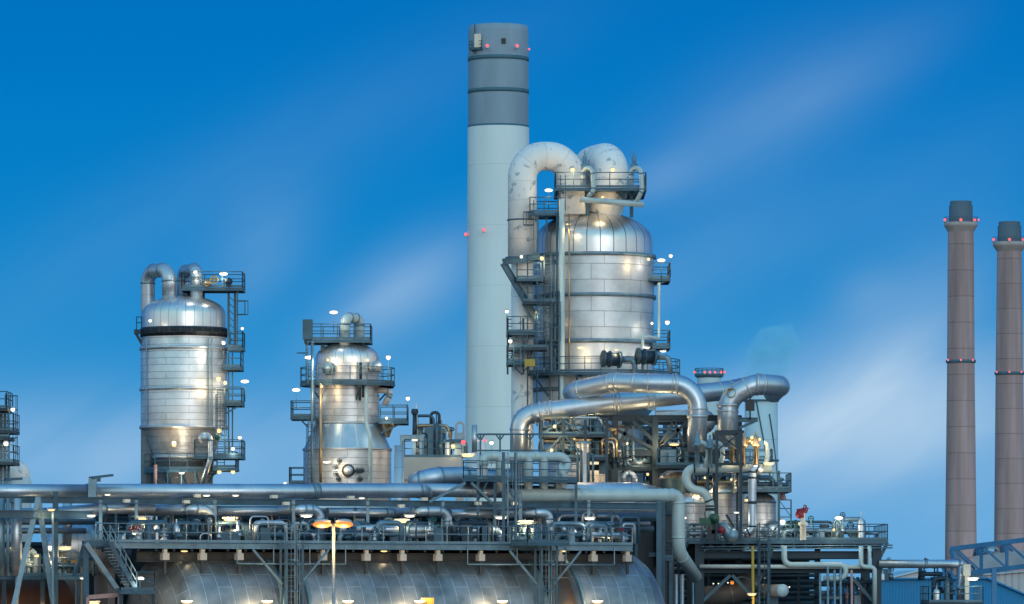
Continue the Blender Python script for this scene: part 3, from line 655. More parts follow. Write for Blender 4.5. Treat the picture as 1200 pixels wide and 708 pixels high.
# head platform on struts with nozzles, goosenecks and a header
zt = Z(220)
hp = plat_px(t3, 651, 757, 220, Y-4.8, Y+3, 'fbrl')
for (a, b, c_, d_) in ((688, 221, 688, 255), (739, 221, 739, 253), (670, 221, 690, 234), (722, 222, 737, 238), (655, 222, 655, 258)):
    build('strut', MB().beam((X(a), Y-2.6, Z(b)), (X(c_), Y-2.6, Z(d_)), .26, .26), 'steel', t3)
build('nozzle', MB().lathe((X(712), Y-.8, 0), [(15*s, Z(256)), (15*s, Z(240)), (13*s, Z(240)), (13*s, Z(222))], 28), 'beige', t3)
build('nozzle', MB().lathe((X(667), Y-2, 0), [(14*s, Z(262)), (14*s, Z(240)), (12*s, Z(240)), (12*s, Z(222))], 28), 'beige', t3)
pipe('header', [Vector((X(678), Y-5.0, Z(235))), Vector((X(752), Y-5.0, Z(241)))], 3.4*s, 'pale', parent=t3, seg=14)
for (xa, yb) in ((684, 232), (740, 238)):
    pipe('gooseneck', [Vector((X(xa-2), Y-4.4, Z(220))), Vector((X(xa-2), Y-4.4, Z(198))), Vector((X(xa+9), Y-5.1, Z(198))), Vector((X(xa+10), Y-5.1, Z(225))), Vector((X(xa+4), Y-5.0, Z(yb)))], 2.7*s, 'pale', parent=t3, bend=.45, seg=12)
for xa in (684, 741):
    build('relief_valve', MB().lathe((X(xa), Y-4.4, Z(199)), [(.28, 0), (.28, .35), (.16, .4), (.16, .9), (.06, 1.0), (.06, 1.35)], 12), 'galv', t3)
lad(t3, (X(625), Y-4.6, Z(300)), (X(625), Y-4.6, Z(236)), (-1, 0, 0)); lad(t3, (X(633), Y-5.4, Z(432)), (X(633), Y-5.4, Z(326)), (0, -1, 0)); lad(t3, (X(641), Y-5.4, Z(437)), (X(641), Y-5.4, Z(300)), (0, -1, 0), cage=False)
lad(t3, (X(604), Y-5.2, Z(424)), (X(604), Y-5.2, Z(389)), (0, -1, 0)); lad(t3, (X(659), Y-4.6, Z(248)), (X(659), Y-4.6, Z(206)), (-1, -1, 0))
plat_px(t3, 621, 655, 249, Y-4.8, Y-1.0, 'flb', brackets=[(Vector((X(630), Y-4.6, Z(250))), Vector((X(630), Y-4.6, Z(300)))), (Vector((X(640), Y-4.0, Z(250))), Vector((X(640), Y-4.0, Z(281))))])
plat_px(t3, 606, 634, 326, Y-5.4, Y-1, 'flb')
plat_px(t3, 594, 626, 389, Y-5.6, Y-2, 'flb'); plat_px(t3, 594, 614, 424, Y-5.6, Y-2, 'flb', brackets=[(Vector((X(597), Y-5, Z(426))), Vector((X(612), Y-5, Z(440))))])
tw = MB()
for x in (595, 613, 626): tw.beam((X(x), Y-5.5, Z(440)), (X(x), Y-5.5, Z(374)), .14, .14)
for (xa, ya, xb, yb) in ((595, 424, 613, 406), (613, 406, 626, 389), (595, 406, 613, 389), (613, 437, 626, 424)): tw.beam((X(xa), Y-5.5, Z(ya)), (X(xb), Y-5.5, Z(yb)), .08, .08)
build('landing_frame', tw, 'steel_dark', t3)
plat_px(t3, 613, 650, 353, Y-5.7, Y-3.8, 'f', hm='steel_dark'); plat_px(t3, 596, 640, 407, Y-5.7, Y-3.4, 'fl', hm='steel_dark')
lad(t3, (X(650), Y-5.8, Z(437)), (X(650), Y-5.8, Z(353)), (0, -1, 0)); lad(t3, (X(606), Y-5.8, Z(437)), (X(606), Y-5.8, Z(407)), (0, -1, 0))
for k, x in enumerate((618, 629, 644, 654)): build('conduit', MB().tube([(X(x), Y-5.2, Z(500)), (X(x), Y-5.2, Z(300+k*14))], .06, 6), 'steel', t3)
# triangular duct bracket
bk = MB().beam((X(589), Y-4.8, Z(308)), (X(633), Y-4.8, Z(301)), .4, .45, True).beam((X(590), Y-4.8, Z(309)), (X(627), Y-4.4, Z(372)), .4, .45, True); build('duct_bracket', bk, 'steel', t3)
plat_px(t3, 763, 785, 326, Y-2.2, Y+2.2, 'frb', brackets=[(Vector((X(764), Y-2, Z(334))), Vector((X(780), Y-2, Z(327))))])
plat_px(t3, 765, 785, 405, Y-2.2, Y+2.2, 'frb', brackets=[(Vector((X(765), Y-2, Z(416))), Vector((X(782), Y-2, Z(406))))])
plat_ring(t3, cx+3*s, Y, Z(437), r, 99*s, 150, 395)
pipe('riser', [Vector((X(657.5), Y-5.0, Z(235))), Vector((X(657.5), Y-5.0, 1))], 3.4*s, 'pale', parent=t3, flanges=False)
pipe('riser', [Vector((X(666), Y-5.2, Z(252))), Vector((X(666), Y-5.2, Z(437)))], .055, 'bronze', parent=t3, seg=8, flanges=False)
for (x, y0, y1) in ((648, 300, 437), (652, 250, 437)): build('riser', MB().tube([(X(x), Y-5, Z(y0)), (X(x), Y-5, Z(y1))], .08, 8), 'steel', t3)
pipe('riser', [Vector((X(771), Y-2.6, Z(330))), Vector((X(771), Y-2.6, Z(396))), Vector((X(751), Y-5, Z(394))), Vector((X(751), Y-5, Z(437)))], .11, 'pale', parent=t3, seg=8, bend=.2, flanges=False)
for y in (308, 345, 371, 382, 407):
    build('wall_bracket', MB().box((X(647), Y-4.9, Z(y)), .55, .3, .3), 'steel_dark', t3)
for (xa, xb, y) in ((704, 724, 422), (744, 764, 419)):
    pts_ = [Vector((X(xa), Y-6.1, Z(y))), Vector((X(xb), Y-5.7, Z(y+1)))]; ax = (pts_[1]-pts_[0]).normalized()
    dr = build('drum', MB().tube(pts_, .48, 20), 'steel_dark', t3)
    build('flange', MB().lathe(pts_[0], [(.3, 0), (.62, 0), (.62, .14), (.46, .14)], 20, axis=ax).lathe(pts_[0]+ax*.5, [(.46, 0), (.60, 0), (.60, .1), (.46, .1)], 20, axis=ax).lathe(pts_[1], [(.46, -.1), (.60, -.1), (.60, .05), (.2, .05)], 20, axis=ax), 'steel', dr)
    pipe('drum_pipe', [pts_[1], pts_[1]+Vector((1.0, -.1, 0)), pts_[1]+Vector((1.2, -.2, -1.2))], .2, 'galv', parent=t3, bend=.3)
build('cabinet', MB().box((X(620.5), Y-6.4, Z(427)), .75, .35, .5), 'yellow', t3)
lower = MB()
for y in (462, 500, 517): lower.lathe(C, [(r*.83, Z(y)), (r*.86, Z(y)), (r*.86, Z(y)+.18), (r*.83, Z(y)+.18)], 64)
build('hoop', lower, 'bronze', t3)
lamp('pole', 643, 223, Y-4.2, 'oval white lamp in the opening of the white looped duct', power=30)
lamp('bulkhead', 671, 199, Y-4.6, 'bright lamp against the left white looped duct', 'lamp_warm', 60, scale=.9)
lamp('bulkhead', 718, 199, Y-3.4, 'bright lamp against the right white looped duct', 'lamp_warm', 60, scale=.9)
lamp('tube', 666, 263, Y-4.7, 'strip lamp at the left of the dome of the largest tower', 'lamp_warm', 40, scale=.5)
lamp('bulkhead', 706, 231, Y-3.2, 'warm lamp under the head platform of the largest tower', 'lamp_warm', 70, scale=.6)
lamp('bulkhead', 611, 301, Y-5.6, 'small lamp at the joint of the white duct', 'lamp_white', 15, scale=.7)
lamp('bulkhead', 635, 303, Y-5.4, 'warm lamp at the upper left of the largest tower beside the ladder', 'lamp_warm', 90, scale=.9)
lamp('bulkhead', 760, 304, Y-4.0, 'warm lamp at the upper right edge of the largest tower', 'lamp_warm', 70, scale=.7)
lamp('pole', 775, 305, Y-2.4, 'bright lamp over the upper right platform of the largest tower', power=30)
lamp('post', 786, 300, Y-2, 'post lamp at the outer corner of the upper right platform of the largest tower', power=0, scale=.9)
lamp('bulkhead', 629, 366, Y-5.0, 'warm lamp on the left face of the largest tower at mid height', 'lamp_warm', 80, scale=.5)
lamp('bulkhead', 764, 379, Y-2.9, 'warm lamp at the right edge of the largest tower at mid height', 'lamp_white', 18, scale=.6)
lamp('post', 782, 378, Y-2, 'post lamp on the middle right platform of the largest tower', power=0, scale=1.1)
lamp('post', 594, 365, Y-5, 'post lamp at the far left of the largest tower', power=0, scale=.9)
lamp('bulkhead', 598, 400, Y-5.8, 'lamp between the two small left platforms of the largest tower', 'lamp_white', 20, scale=.9)
lamp('tube', 681, 408, Y-5.6, 'left strip lamp below the lower hoop of the largest tower', 'lamp_warm', 90, scale=.7)
lamp('tube', 722, 410, Y-5.6, 'middle warm strip lamp above the dark drums on the largest tower', 'lamp_warm', 120, scale=.4)
lamp('tube', 757, 408, Y-4.6, 'right strip lamp below the lower hoop of the largest tower', 'lamp_white', 60, scale=.7)
lamp('tube', 777, 412, Y-3.2, 'slanting strip lamp at the lower right of the largest tower', 'lamp_white', 30, scale=.6)
lamp('tube', 670, 514, Y-5.8, 'bright strip lamp low down on the lit foot of the largest tower', 'lamp_warm', 260, scale=.9)
lamp('bulkhead', 683, 512, Y-5.8, 'yellow lamp low down on the foot of the largest tower', 'lamp_warm', 120, scale=.6)
lamp('bulkhead', 703, 540, Y-6.2, 'warm hidden lamp lighting the panelled foot of the largest tower', 'lamp_warm', 160, scale=.4)

# ================================================================== BIG SILVER PIPES BEFORE THE LARGEST TOWER
Y = 332
def A(x, y, d=0, Y=332): return P(x, y, Y+d)
s = sc(332)
pipe('silver_pipe', [A(690, 470, 9), A(668, 459, 1.5), A(720, 448, -1), A(752, 449, -2), A(818, 450, -2), A(817, 530, -2)], 11.3*s, 'pipe_alu',
     'thick silver pipe running right across the foot of the largest tower and turning down', bend=1.8, seg=28, rings=[(A(703, 452, 0), (1, -.1, .1)), (A(793, 450, -2), (1, 0, 0)), (A(817, 488, -2), (0, 0, 1))], ring_mat='pipe_dull')
pipe('silver_pipe', [A(609, 560, 1), A(609, 488, 1), A(640, 482, 1), A(722, 471, 1), A(760, 467, 1.5), A(850, 458, 4), A(880, 452, 7)], 11.3*s, 'pipe_alu',
     'long silver pipe rising from the left and passing behind the downturned elbow', bend=1.7, seg=28, rings=[(A(633, 483, 1), (1, 0, .13)), (A(645, 481.5, 1), (1, 0, .13)), (A(723, 471, 1), (1, 0, .13))], ring_mat='pipe_dull')
pipe('silver_pipe', [A(853, 524, -1), A(853, 466, -1), A(884, 450, -1), A(914, 452, 0), A(906, 460, 12)], 12*s, 'pipe_alu',
     'silver elbow rising at right, with a round open stub in its bend', bend=1.6, seg=28, rings=[(A(888, 450.5, -1), (1, 0, -.05)), (A(853, 475, -1), (0, 0, 1))], ring_mat='pipe_dull')
stub = MB().lathe(A(857, 463, -1.2), [(5.8*s, -.5), (5.8*s, .62), (5*s, .62), (5*s, -.2), (.01, -.2)], 24, axis=(-.1, -1, .25)); 
single('pipe_stub', stub, 'bronze', 'short round open stub on the bend of the right silver elbow', 'pipe')
pipe('silver_pipe', [A(768, 488, 6), A(830, 487, 6), A(833, 497, 6), A(820, 506, 6)], 7*s, 'pipe_dull', 'shadowed pipe tucked under the crossing silver pipes', bend=.6)
# spring hanger with black box
hg = root('spring_hanger', 'black spring hanger box hanging below the right silver elbow', 'hanger', A(879, 500, -1))
build('rod', MB().tube([A(879, 460, -1), A(879, 492, -1)], .06, 6), 'dark', hg)
build('spring_box', MB().box(A(879, 476, -1), .62, .5, .66).box(A(879, 470, -1), .4, .4, .2), 'dark', hg)
arm = root('hanger_bracket', 'dark steel arm with a slanting strut under the spring hanger', 'beam', A(850, 494))
build('beam', MB().beam(A(840, 492, -.6), A(888, 492, -.6), .3, .32, True), 'steel', arm); build('brace', MB().beam(A(866, 502, -.6), A(884, 494, -.6), .2, .2), 'steel', arm)

def steel_frame(name, label, x0, x1, cols, beams, Yn, Yf, ytop, braces=(), w=.35, m_='steel', bottom=0.0, cat='steel frame', group=None):
    """cols: photo columns; beams: rows; built as a real two-sided frame between depths Yn and Yf"""
    rt = root(name, label, cat, P((x0+x1)/2, 0, Yn)*Vector((1, 1, 0)) if False else Vector((((x0+x1)/2-600)*Yn/F, Yn, 0)), group)
    for Yd in (Yn, Yf):
        for x in cols:
            a = Vector(((x-600)*Yn/F, Yd, bottom)); b = Vector(((x-600)*Yn/F, Yd, P(0, ytop, Yn).z))
            build('column', MB().beam(a, b, w, w), m_, rt)
        for y in beams:
            a = Vector(((x0-600)*Yn/F, Yd, P(0, y, Yn).z)); b = Vector(((x1-600)*Yn/F, Yd, a.z))
            build('beam', MB().beam(a, b, w*.7, w, True), m_, rt)
    for x in (cols[0], cols[-1]):
        for y in beams:
            a = Vector(((x-600)*Yn/F, Yn, P(0, y, Yn).z)); b = Vector((a.x, Yf, a.z)); build('beam', MB().beam(a, b, w*.6, w*.8), m_, rt)
    for (xa, ya, xb, yb) in braces:
        build('brace', MB().beam(P(xa, ya, Yn-.05), P(xb, yb, Yn-.05), w*.55, w*.55), m_, rt)
    return rt
f1 = steel_frame('pipe_support_frame', 'dark steel frame carrying the thick silver pipes right of the largest tower', 690, 868, (721, 768, 808, 866), (490, 531, 548), 334, 342, 487,
    braces=[(704, 494, 768, 527), (742, 494, 768, 518), (768, 527, 806, 494), (768, 502, 745, 487), (768, 531, 790, 494), (806, 531, 790, 494), (721, 531, 736, 500)], w=.42, m_='steel_dark')
build('bearing', MB().box(P(764, 478, 333.5), .6, .5, .35), 'galv', f1)
plat_px(f1, 770, 905, 545, 330, 334, 'frb', hm='steel_dark')
for (pts, lab) in (([A(735, 505, 2), A(735, 546, 2), A(762, 546, 2)], 'outer thin grey L-shaped pipe inside the dark frame'), ([A(742, 500, 2), A(742, 541, 2), A(760, 541, 2)], 'inner thin grey L-shaped pipe inside the dark frame')):
    pipe('small_pipe', pts, .13, 'galv', lab, bend=.35, seg=10)
pipe('small_pipe', [A(731, 568, 0), A(731, 555, 0), A(743, 555, 0), A(743, 568, 0)], .22, 'pipe_dull', 'small hooped pipe under the dark frame', bend=.36, seg=12)
lamp('tube', 790, 521, 331, 'glaring lamp inside the dark frame under the silver pipes', 'lamp_warm', 220, loff=(-.8, 1.2, 0))
lamp('bulkhead', 759, 556, 333, 'small warm lamp low in the dark frame', 'lamp_warm', 60, scale=.6)
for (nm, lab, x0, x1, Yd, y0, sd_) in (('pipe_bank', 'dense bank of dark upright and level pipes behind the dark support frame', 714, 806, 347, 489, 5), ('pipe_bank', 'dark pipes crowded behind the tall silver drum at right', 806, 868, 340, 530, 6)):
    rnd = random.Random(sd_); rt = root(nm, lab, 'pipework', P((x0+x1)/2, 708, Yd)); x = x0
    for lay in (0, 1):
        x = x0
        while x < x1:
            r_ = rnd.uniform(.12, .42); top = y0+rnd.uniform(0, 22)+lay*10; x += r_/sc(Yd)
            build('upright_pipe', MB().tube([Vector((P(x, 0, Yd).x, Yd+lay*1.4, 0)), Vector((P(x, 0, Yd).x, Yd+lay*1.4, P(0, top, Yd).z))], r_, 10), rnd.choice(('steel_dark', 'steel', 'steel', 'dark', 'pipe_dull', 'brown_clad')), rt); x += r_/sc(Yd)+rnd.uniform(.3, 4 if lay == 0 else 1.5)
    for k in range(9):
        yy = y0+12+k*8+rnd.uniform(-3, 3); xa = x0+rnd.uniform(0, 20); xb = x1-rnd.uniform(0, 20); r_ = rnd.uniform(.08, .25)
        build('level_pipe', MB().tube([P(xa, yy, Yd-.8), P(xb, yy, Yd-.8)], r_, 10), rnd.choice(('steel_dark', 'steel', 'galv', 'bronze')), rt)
# horizontal exchanger and vertical pot in front of the lit tower foot
ex = root('knockout_drum', 'dark rounded drum end in front of the lit foot of the largest tower', 'drum', A(700, 540, 1))
build('shell', MB().lathe(A(706, 527, 1.5), [(.01, 1.0), (.4, .9), (.7, .6), (.85, .1), (.85, -.6)], 28, axis=(.75, -.6, 0)), 'steel_dark', ex); build('saddle', MB().box(A(706, 544, 1.6), .5, .5, 1.4), 'steel', ex)
pt = root('filter_pot', 'small upright silver pot with a lid before the largest tower', 'vessel', A(685, 560, -1))
build('shell', MB().lathe(Vector((A(685, 0, -1).x, A(0, 0, -1).y, 0)), [(.33, CZ+110*s), (.34, A(0, 522, 0).z), (.36, A(0, 521, 0).z)], 20), 'pipe_dull', pt)
build('lid', MB().lathe(Vector((A(685, 0, -1).x, A(0, 0, -1).y, 0)), [(.48, A(0, 521, 0).z), (.48, A(0, 518, 0).z), (.1, A(0, 517, 0).z)], 20), 'galv', pt)
for k, x in enumerate((677, 681, 690, 695)):
    single('conduit', MB().tube([A(x, 526+k*2, -1.3), A(x, 572, -1.3)], .09, 6), 'steel', '%s thin upright conduit beside the small silver pot' % ('first', 'second', 'third', 'fourth')[k], 'pipe', 'conduits by the silver pot')
single('conduit', MB().tube([A(716, 490, 3), A(716, 572, 3)], 4*s, 14), 'pipe_dull', 'grey upright pipe at the right edge of the lit tower foot', 'pipe')

rt = root('mezzanine', 'narrow railed mezzanine with warm lamps low against the foot of the largest tower', 'platform', A(660, 708, -2))
plat_poly(rt, [tuple(A(632, 0, -1)[:2]), tuple(A(712, 0, -1)[:2]), tuple(A(712, 0, 2)[:2]), tuple(A(632, 0, 2)[:2])], A(0, 509, -1).z, [(0, 1), (3, 4)], name='deck', hm='steel_dark')
plat_poly(rt, [tuple(A(632, 0, -1)[:2]), tuple(A(712, 0, -1)[:2]), tuple(A(712, 0, 2)[:2]), tuple(A(632, 0, 2)[:2])], A(0, 536, -1).z, [(0, 1), (3, 4)], name='deck', hm='steel_dark')
for x in (634, 660, 686, 711): build('leg', MB().beam(Vector((A(x, 0, -1).x, 331, 0)), A(x, 492, -1), .2, .2), 'steel_dark', rt)
for (xa, ya, xb, yb) in ((634, 536, 660, 509), (660, 509, 686, 536), (634, 509, 660, 492), (660, 492, 686, 509)): build('brace', MB().beam(A(xa, ya, -1), A(xb, yb, -1), .12, .12), 'steel', rt)
LATER = [(634, 672, 509, 'tangle of pipes on the upper mezzanine left of the lit tower foot', 201), (672, 712, 509, 'pipes on the upper mezzanine right under the silver pipe', 202), (634, 672, 536, 'tangle of pipes on the lower mezzanine behind the goosenecks', 203), (690, 712, 536, 'pipes on the lower mezzanine by the dark drum end', 204)]
lamp('bulkhead', 650, 500, 329.5, 'warm lamp at the left of the upper mezzanine', 'lamp_warm', 190, scale=.7)
lamp('bulkhead', 646, 528, 329.5, 'warm lamp at the left of the lower mezzanine', 'lamp_warm', 190, scale=.6)
lamp('bulkhead', 735, 520, 331, 'warm lamp behind the L-shaped pipes in the dark frame', 'lamp_warm', 160, scale=.5)
lamp('bulkhead', 826, 560, 331, 'warm lamp deep behind the S-shaped pale pipe', 'lamp_warm', 190, scale=.5)
# ================================================================== HORIZONTAL VESSELS UNDER THE DECK
ZV = CZ-47*sc(300); RV = 5.0
def vessel(x0, x1, label, left_dome, right_dome):
    a = Q(x0, 0); b = Q(x1, 0); a.z = b.z = ZV; a = a - SN*0; L = (b-a).length
    off = SN*(-RV*0.0)
    rt = root('horizontal_vessel', label, 'vessel', Vector((a.x, a.y, 0)), None)
    build('shell', MB().lathe(a, [(RV, 0), (RV, L)], 96, axis=SD), 'vessel', rt)
    hd = lambda sg: [(RV, 0)]+[(max(RV*math.cos(R(k)), .01), sg*2.4*math.sin(R(k))) for k in (12, 24, 36, 48, 60, 72, 82, 90)]
    build('end_dome', MB().lathe(a, hd(-1) if left_dome else [(RV, 0), (RV*.92, -.5), (.01, -.5)], 96, axis=SD), 'vessel', rt)
    build('end_dome', MB().lathe(b, hd(1) if right_dome else [(RV, 0), (RV*.92, .5), (.01, .5)], 96, axis=SD), 'vessel', rt)
    for p in (a.lerp(b, .15), a.lerp(b, .85)): build('saddle', MB().box((p.x, p.y, ZV/2-1.4), 1.0, 8, 2*(ZV/2-1.4), SD, SN), 'concrete_ring', rt)
    return rt
XO = -22   # axis point sits left of the visible flank
v1 = vessel(203, 292, 'left horizontal silver vessel under the walkway, bulging end at its left', True, False)
v2 = vessel(322, 596, 'long middle horizontal silver vessel under the walkway', False, False)
v3 = vessel(640, 722, 'right horizontal silver vessel under the walkway, rounded right end', False, True)
for (v_, x) in ((v1, 292), (v2, 322), (v2, 596), (v3, 640)):
    p = Q(x, 0); p.z = ZV; build('girth_ring', MB().lathe(p, [(RV*.98, -.12), (RV+.16, -.12), (RV+.16, .12), (RV*.98, .12)], 96, axis=SD), 'galv', v_)
for (xa, xb, lab) in ((296, 318, 'brown expansion neck between the left and middle horizontal vessels'), (600, 636, 'dark expansion neck between the middle and right horizontal vessels')):
    a = Q(xa, 0); b = Q(xb, 0); a.z = b.z = ZV; L = (b-a).length
    single('expansion_neck', MB().lathe(a, [(RV*.9, 0), (RV*.955, L*.1), (RV*.955, L*.9), (RV*.9, L)], 80, axis=SD), 'vessel_band', lab, 'duct')

# ================================================================== FRONT WALKWAY
DN, DF = -5.2, 5.0      # near and far edge offsets (perpendicular) from the vessel line
def Qo(x, y, o):        # point on the slanted line shifted o metres toward the viewer, seen at photo (x, y)
    d = -o*math.sqrt(1+KS*KS); return P(x, y, S(x, d))
zD = Qo(450, 637.5, 4).z
def walk(x0, x1, near, far): return [tuple(Qo(x0, 0, near)[:2]), tuple(Qo(x1, 0, near)[:2]), tuple(Qo(x1, 0, far)[:2]), tuple(Qo(x0, 0, far)[:2])]
wk = root('walkway', 'long grey steel walkway with handrails above the horizontal vessels', 'walkway', Qo(450, 708, 4))
pts = walk(112, 741, 4, -4)
mb = MB().poly(pts, zD-.12, zD)
build('deck', mb, 'steel', wk)
for (i, j) in ((0, 1), (2, 3)): build('edge_beam', MB().beam(Vector((*pts[i], zD-.2)), Vector((*pts[j], zD-.2)), .2, .30, True), 'galv', wk)
cb = MB()
for k in range(30):
    x = 120+k*21; a = Qo(x, 0, 3.8); b = Qo(x, 0, -3.8); a.z = b.z = zD-.35; cb.beam(a, b, .15, .3)
build('cross_beam', cb, 'steel_dark', wk)
lbm = MB()
for o in (2.6, -2.6): a = Qo(160, 0, o); b = Qo(741, 0, o); a.z = b.z = zD-.85; lbm.beam(a, b, .35, .6, True)
build('girder', lbm, 'dark', wk)
rb = MB(); rail_line(rb, [Vector((*pts[0], zD)), Vector((*pts[1], zD))], 1.15, 1.5); build('railing', rb, 'galv', wk)
rb = MB(); rail_line(rb, [Vector((*pts[3], zD)), Vector((*pts[2], zD))], 1.15, 1.5); build('railing', rb, 'rail', wk)
# hung lower handrail line under the deck edge
rb = MB()
for (xa, xb) in ((278, 405), (548, 720)):
    a = Qo(xa, 0, 4.1); b = Qo(xb, 0, 4.1); a.z = b.z = zD-1.25; rb.tube([a, b], .05, 6)
    for t_ in range(4): p = a.lerp(b, t_/3); rb.tube([p, p+Vector((0, 0, 1.1))], .04, 5)
build('hanger_rail', rb, 'galv', wk)
# cream supports standing on the vessels
names_ = ['first', 'second', 'third', 'fourth', 'fifth', 'sixth', 'seventh', 'eighth', 'ninth', 'tenth', 'eleventh', 'twelfth', 'thirteenth', 'fourteenth', 'fifteenth', 'sixteenth', 'seventeenth', 'eighteenth', 'nineteenth', 'twentieth', 'twenty-first', 'twenty-second', 'twenty-third', 'twenty-fourth', 'twenty-fifth', 'twenty-sixth', 'twenty-seventh', 'twenty-eighth', 'twenty-ninth', 'thirtieth']
proto = None
for k, x in enumerate((193, 237, 280, 378, 429, 471, 513, 563, 656, 695, 735)):
    p = Qo(x, 0, 3.75); p.z = zD-1.1
    if proto is None:
        proto = root('support_block', '', 'support', p, 'cream blocks between the vessels and the walkway'); build('block', MB().box(p+Vector((0, 0, .27)), .44, .42, .42, SD, SN), 'beige', proto); build('cap', MB().box(p+Vector((0, 0, .6)), .24, .24, .24, SD, SN), 'cream', proto); build('stem', MB().box(p+Vector((0, 0, -.35)), .16, .16, .8, SD, SN), 'dark', proto); o = proto
    else: o = copy_tree(proto); o.location = p
    o['label'] = '%s cream-capped block from the left between vessel and walkway' % names_[k]
# inspection lamps along the vessels
for k, (x, y, m_) in enumerate([(219, 706, 'lamp_warm'), (313, 706, 'lamp_warm'), (408, 706, 'lamp_warm'), (492, 706, 'lamp_warm'), (589, 706, 'lamp_warm'), (700, 706, 'lamp_warm')]):
    p = Qo(x, y, 5.6); o = lamp('tube', x, y, p.y, '%s strip lamp from the left at the bottom edge before the vessels' % names_[k], m_, 230, 'strip lamps before the vessels', loff=(0, -.3, .2), scale=.8)
for (x, lab) in ((216, 'left'), (450, 'middle'), (660, 'right')):
    p = Qo(x, 664, 2.2); lamp('tube', x, 646, p.y-.2, 'lamp hidden under the walkway over the %s vessel' % lab, 'lamp_warm', 45, scale=.6, loff=(0, -.2, -.4))
g_ = MB().box(Qo(501, 706, 5.6), .8, .1, .55); single('sign_board', g_, 'yellow', 'small yellow board at the bottom edge before the middle vessel', 'sign')

# ladders down the vessel fronts
for (x, w_, lab) in ((341, 8, 'caged ladder left of the street lamp, from the walkway down past the vessels'), (639, 8, 'caged ladder tower before the right gap between the vessels')):
    rt = root('ladder_tower', lab, 'ladder', Qo(x, 708, 5))
    b = Qo(x, 708, 5.0); zt_ = zD+1.3; mb = MB(); ladder(mb, (b.x, b.y, 0), (b.x, b.y, zt_), tuple(SN), .55); build('ladder', mb, 'galv', rt)
    mb = MB()
    for sg in (-1, 1): q = b+SD*(.55*sg)+SN*.5; mb.beam((q.x, q.y, 0), (q.x, q.y, zD+.1), .14, .14); q = b+SD*(.55*sg)-SN*.3; mb.beam((q.x, q.y, 0), (q.x, q.y, zD+.1), .14, .14)
    for k in range(6):
        z_ = zD-1.2-k*1.7
        mb.beam(b+SD*-.55+SN*.5+Vector((0, 0, z_-b.z)), b+SD*.55+SN*.5+Vector((0, 0, z_-b.z)), .1, .1)
    build('mast', mb, 'steel', rt)
    for sg in (-1, 1): build('brace', MB().beam(b+SD*(.6*sg)+Vector((0, 0, zD-2.5-b.z)), b+SD*(2.6*sg)+Vector((0, 0, zD-.4-b.z)), .12, .12), 'galv', rt)
    # landing
    if x == 639: plat_poly(rt, [tuple((b+SD*-2+SN*1.2)[:2]), tuple((b+SD*1+SN*1.2)[:2]), tuple((b+SD*1-SN*.9)[:2]), tuple((b+SD*-2-SN*.9)[:2])], zD-.02+.15, [(0, 1), (3, 4)])
# tall ladder of the upper platform
rt = root('ladder_tower', 'tall caged ladder rising through the pipes to the blue-grey goosenecks', 'ladder', Qo(600, 640, 3.4))
b = Qo(600, 636, 3.4); tp = Qo(600, 530, 3.4); mb = MB(); ladder(mb, b, Vector((b.x, b.y, tp.z)), tuple(SN), .6); build('ladder', mb, 'galv', rt)
mb = MB()
for sg in (-1, 1): q = b+SD*(.45*sg)-SN*.3; mb.beam(q, (q.x, q.y, tp.z), .2, .2)
build('mast', mb, 'steel', rt)

# ================================================================== LONG PIPES OVER THE WALKWAY
# upper pair (y 575)
def QL(x, y, o): return Qo(x, y, o)
us = sc(300)
pipe('long_pipe', [QL(-30, 575.5, -1), QL(104, 575.5, -1)], 7.6*us, 'pipe_alu', 'upper long silver pipe at the far left, ending at the flared clamp', seg=24, rings=[(QL(103, 575.5, -1), SD)])
pipe('long_pipe', [QL(104, 576, -1), QL(366, 576, -1), QL(371, 575, -1), QL(496, 575, -1), QL(500, 582, -3.5)], 8.6*us, 'pipe_alu', 'upper long silver pipe passing below the two left towers', seg=26, bend=.6, rings=[(QL(371, 575.5, -1), SD), (QL(108, 576, -1), SD)])
pipe('long_pipe', [QL(486, 574, -2.5), QL(600, 576, -2.5), QL(660, 578, -2.5)], 8*us, 'pipe_alu', 'short length of silver pipe between the left pipes and the pale pipe', seg=24)
pipe('pale_pipe', [QL(592, 580.5, -.5), QL(780, 580.5, -.5), QL(795, 580.5, -.5), Vector((*QL(795, 0, -.5)[:2], QL(795, 646, -.5).z)), QL(815, 676, -3.5)], 7.6*sc(313), 'pale', 'pale grey-green long pipe that bends down at the right end of the walkway', bend=1.3, seg=26, rings=[(QL(679, 580.5, -.5), SD)], ring_mat='pale')
# flared clamp and its little roof
cl = root('vent_cowl', 'small upright bracket with a flat cowl standing on the upper left pipe', 'bracket', QL(108, 566, -1))
build('stem', MB().beam(QL(108, 584, -.2), QL(109, 560, -.2), .5, .3), 'galv', cl); build('cowl', MB().beam(QL(106, 560, -.2), QL(131, 557, -.2), .5, .14).box(QL(113, 562, -.2), .5, .5, .25), 'steel', cl)
cl = root('vent_cowl', 'flat cowl on a short post beside the white dome at the far left', 'bracket', QL(16, 566, -1))
build('stem', MB().beam(QL(11, 570, -2), QL(11, 562, -2), .2, .2), 'galv', cl); build('cowl', MB().beam(QL(6, 562, -2), QL(25, 561, -2), .4, .16), 'steel', cl)
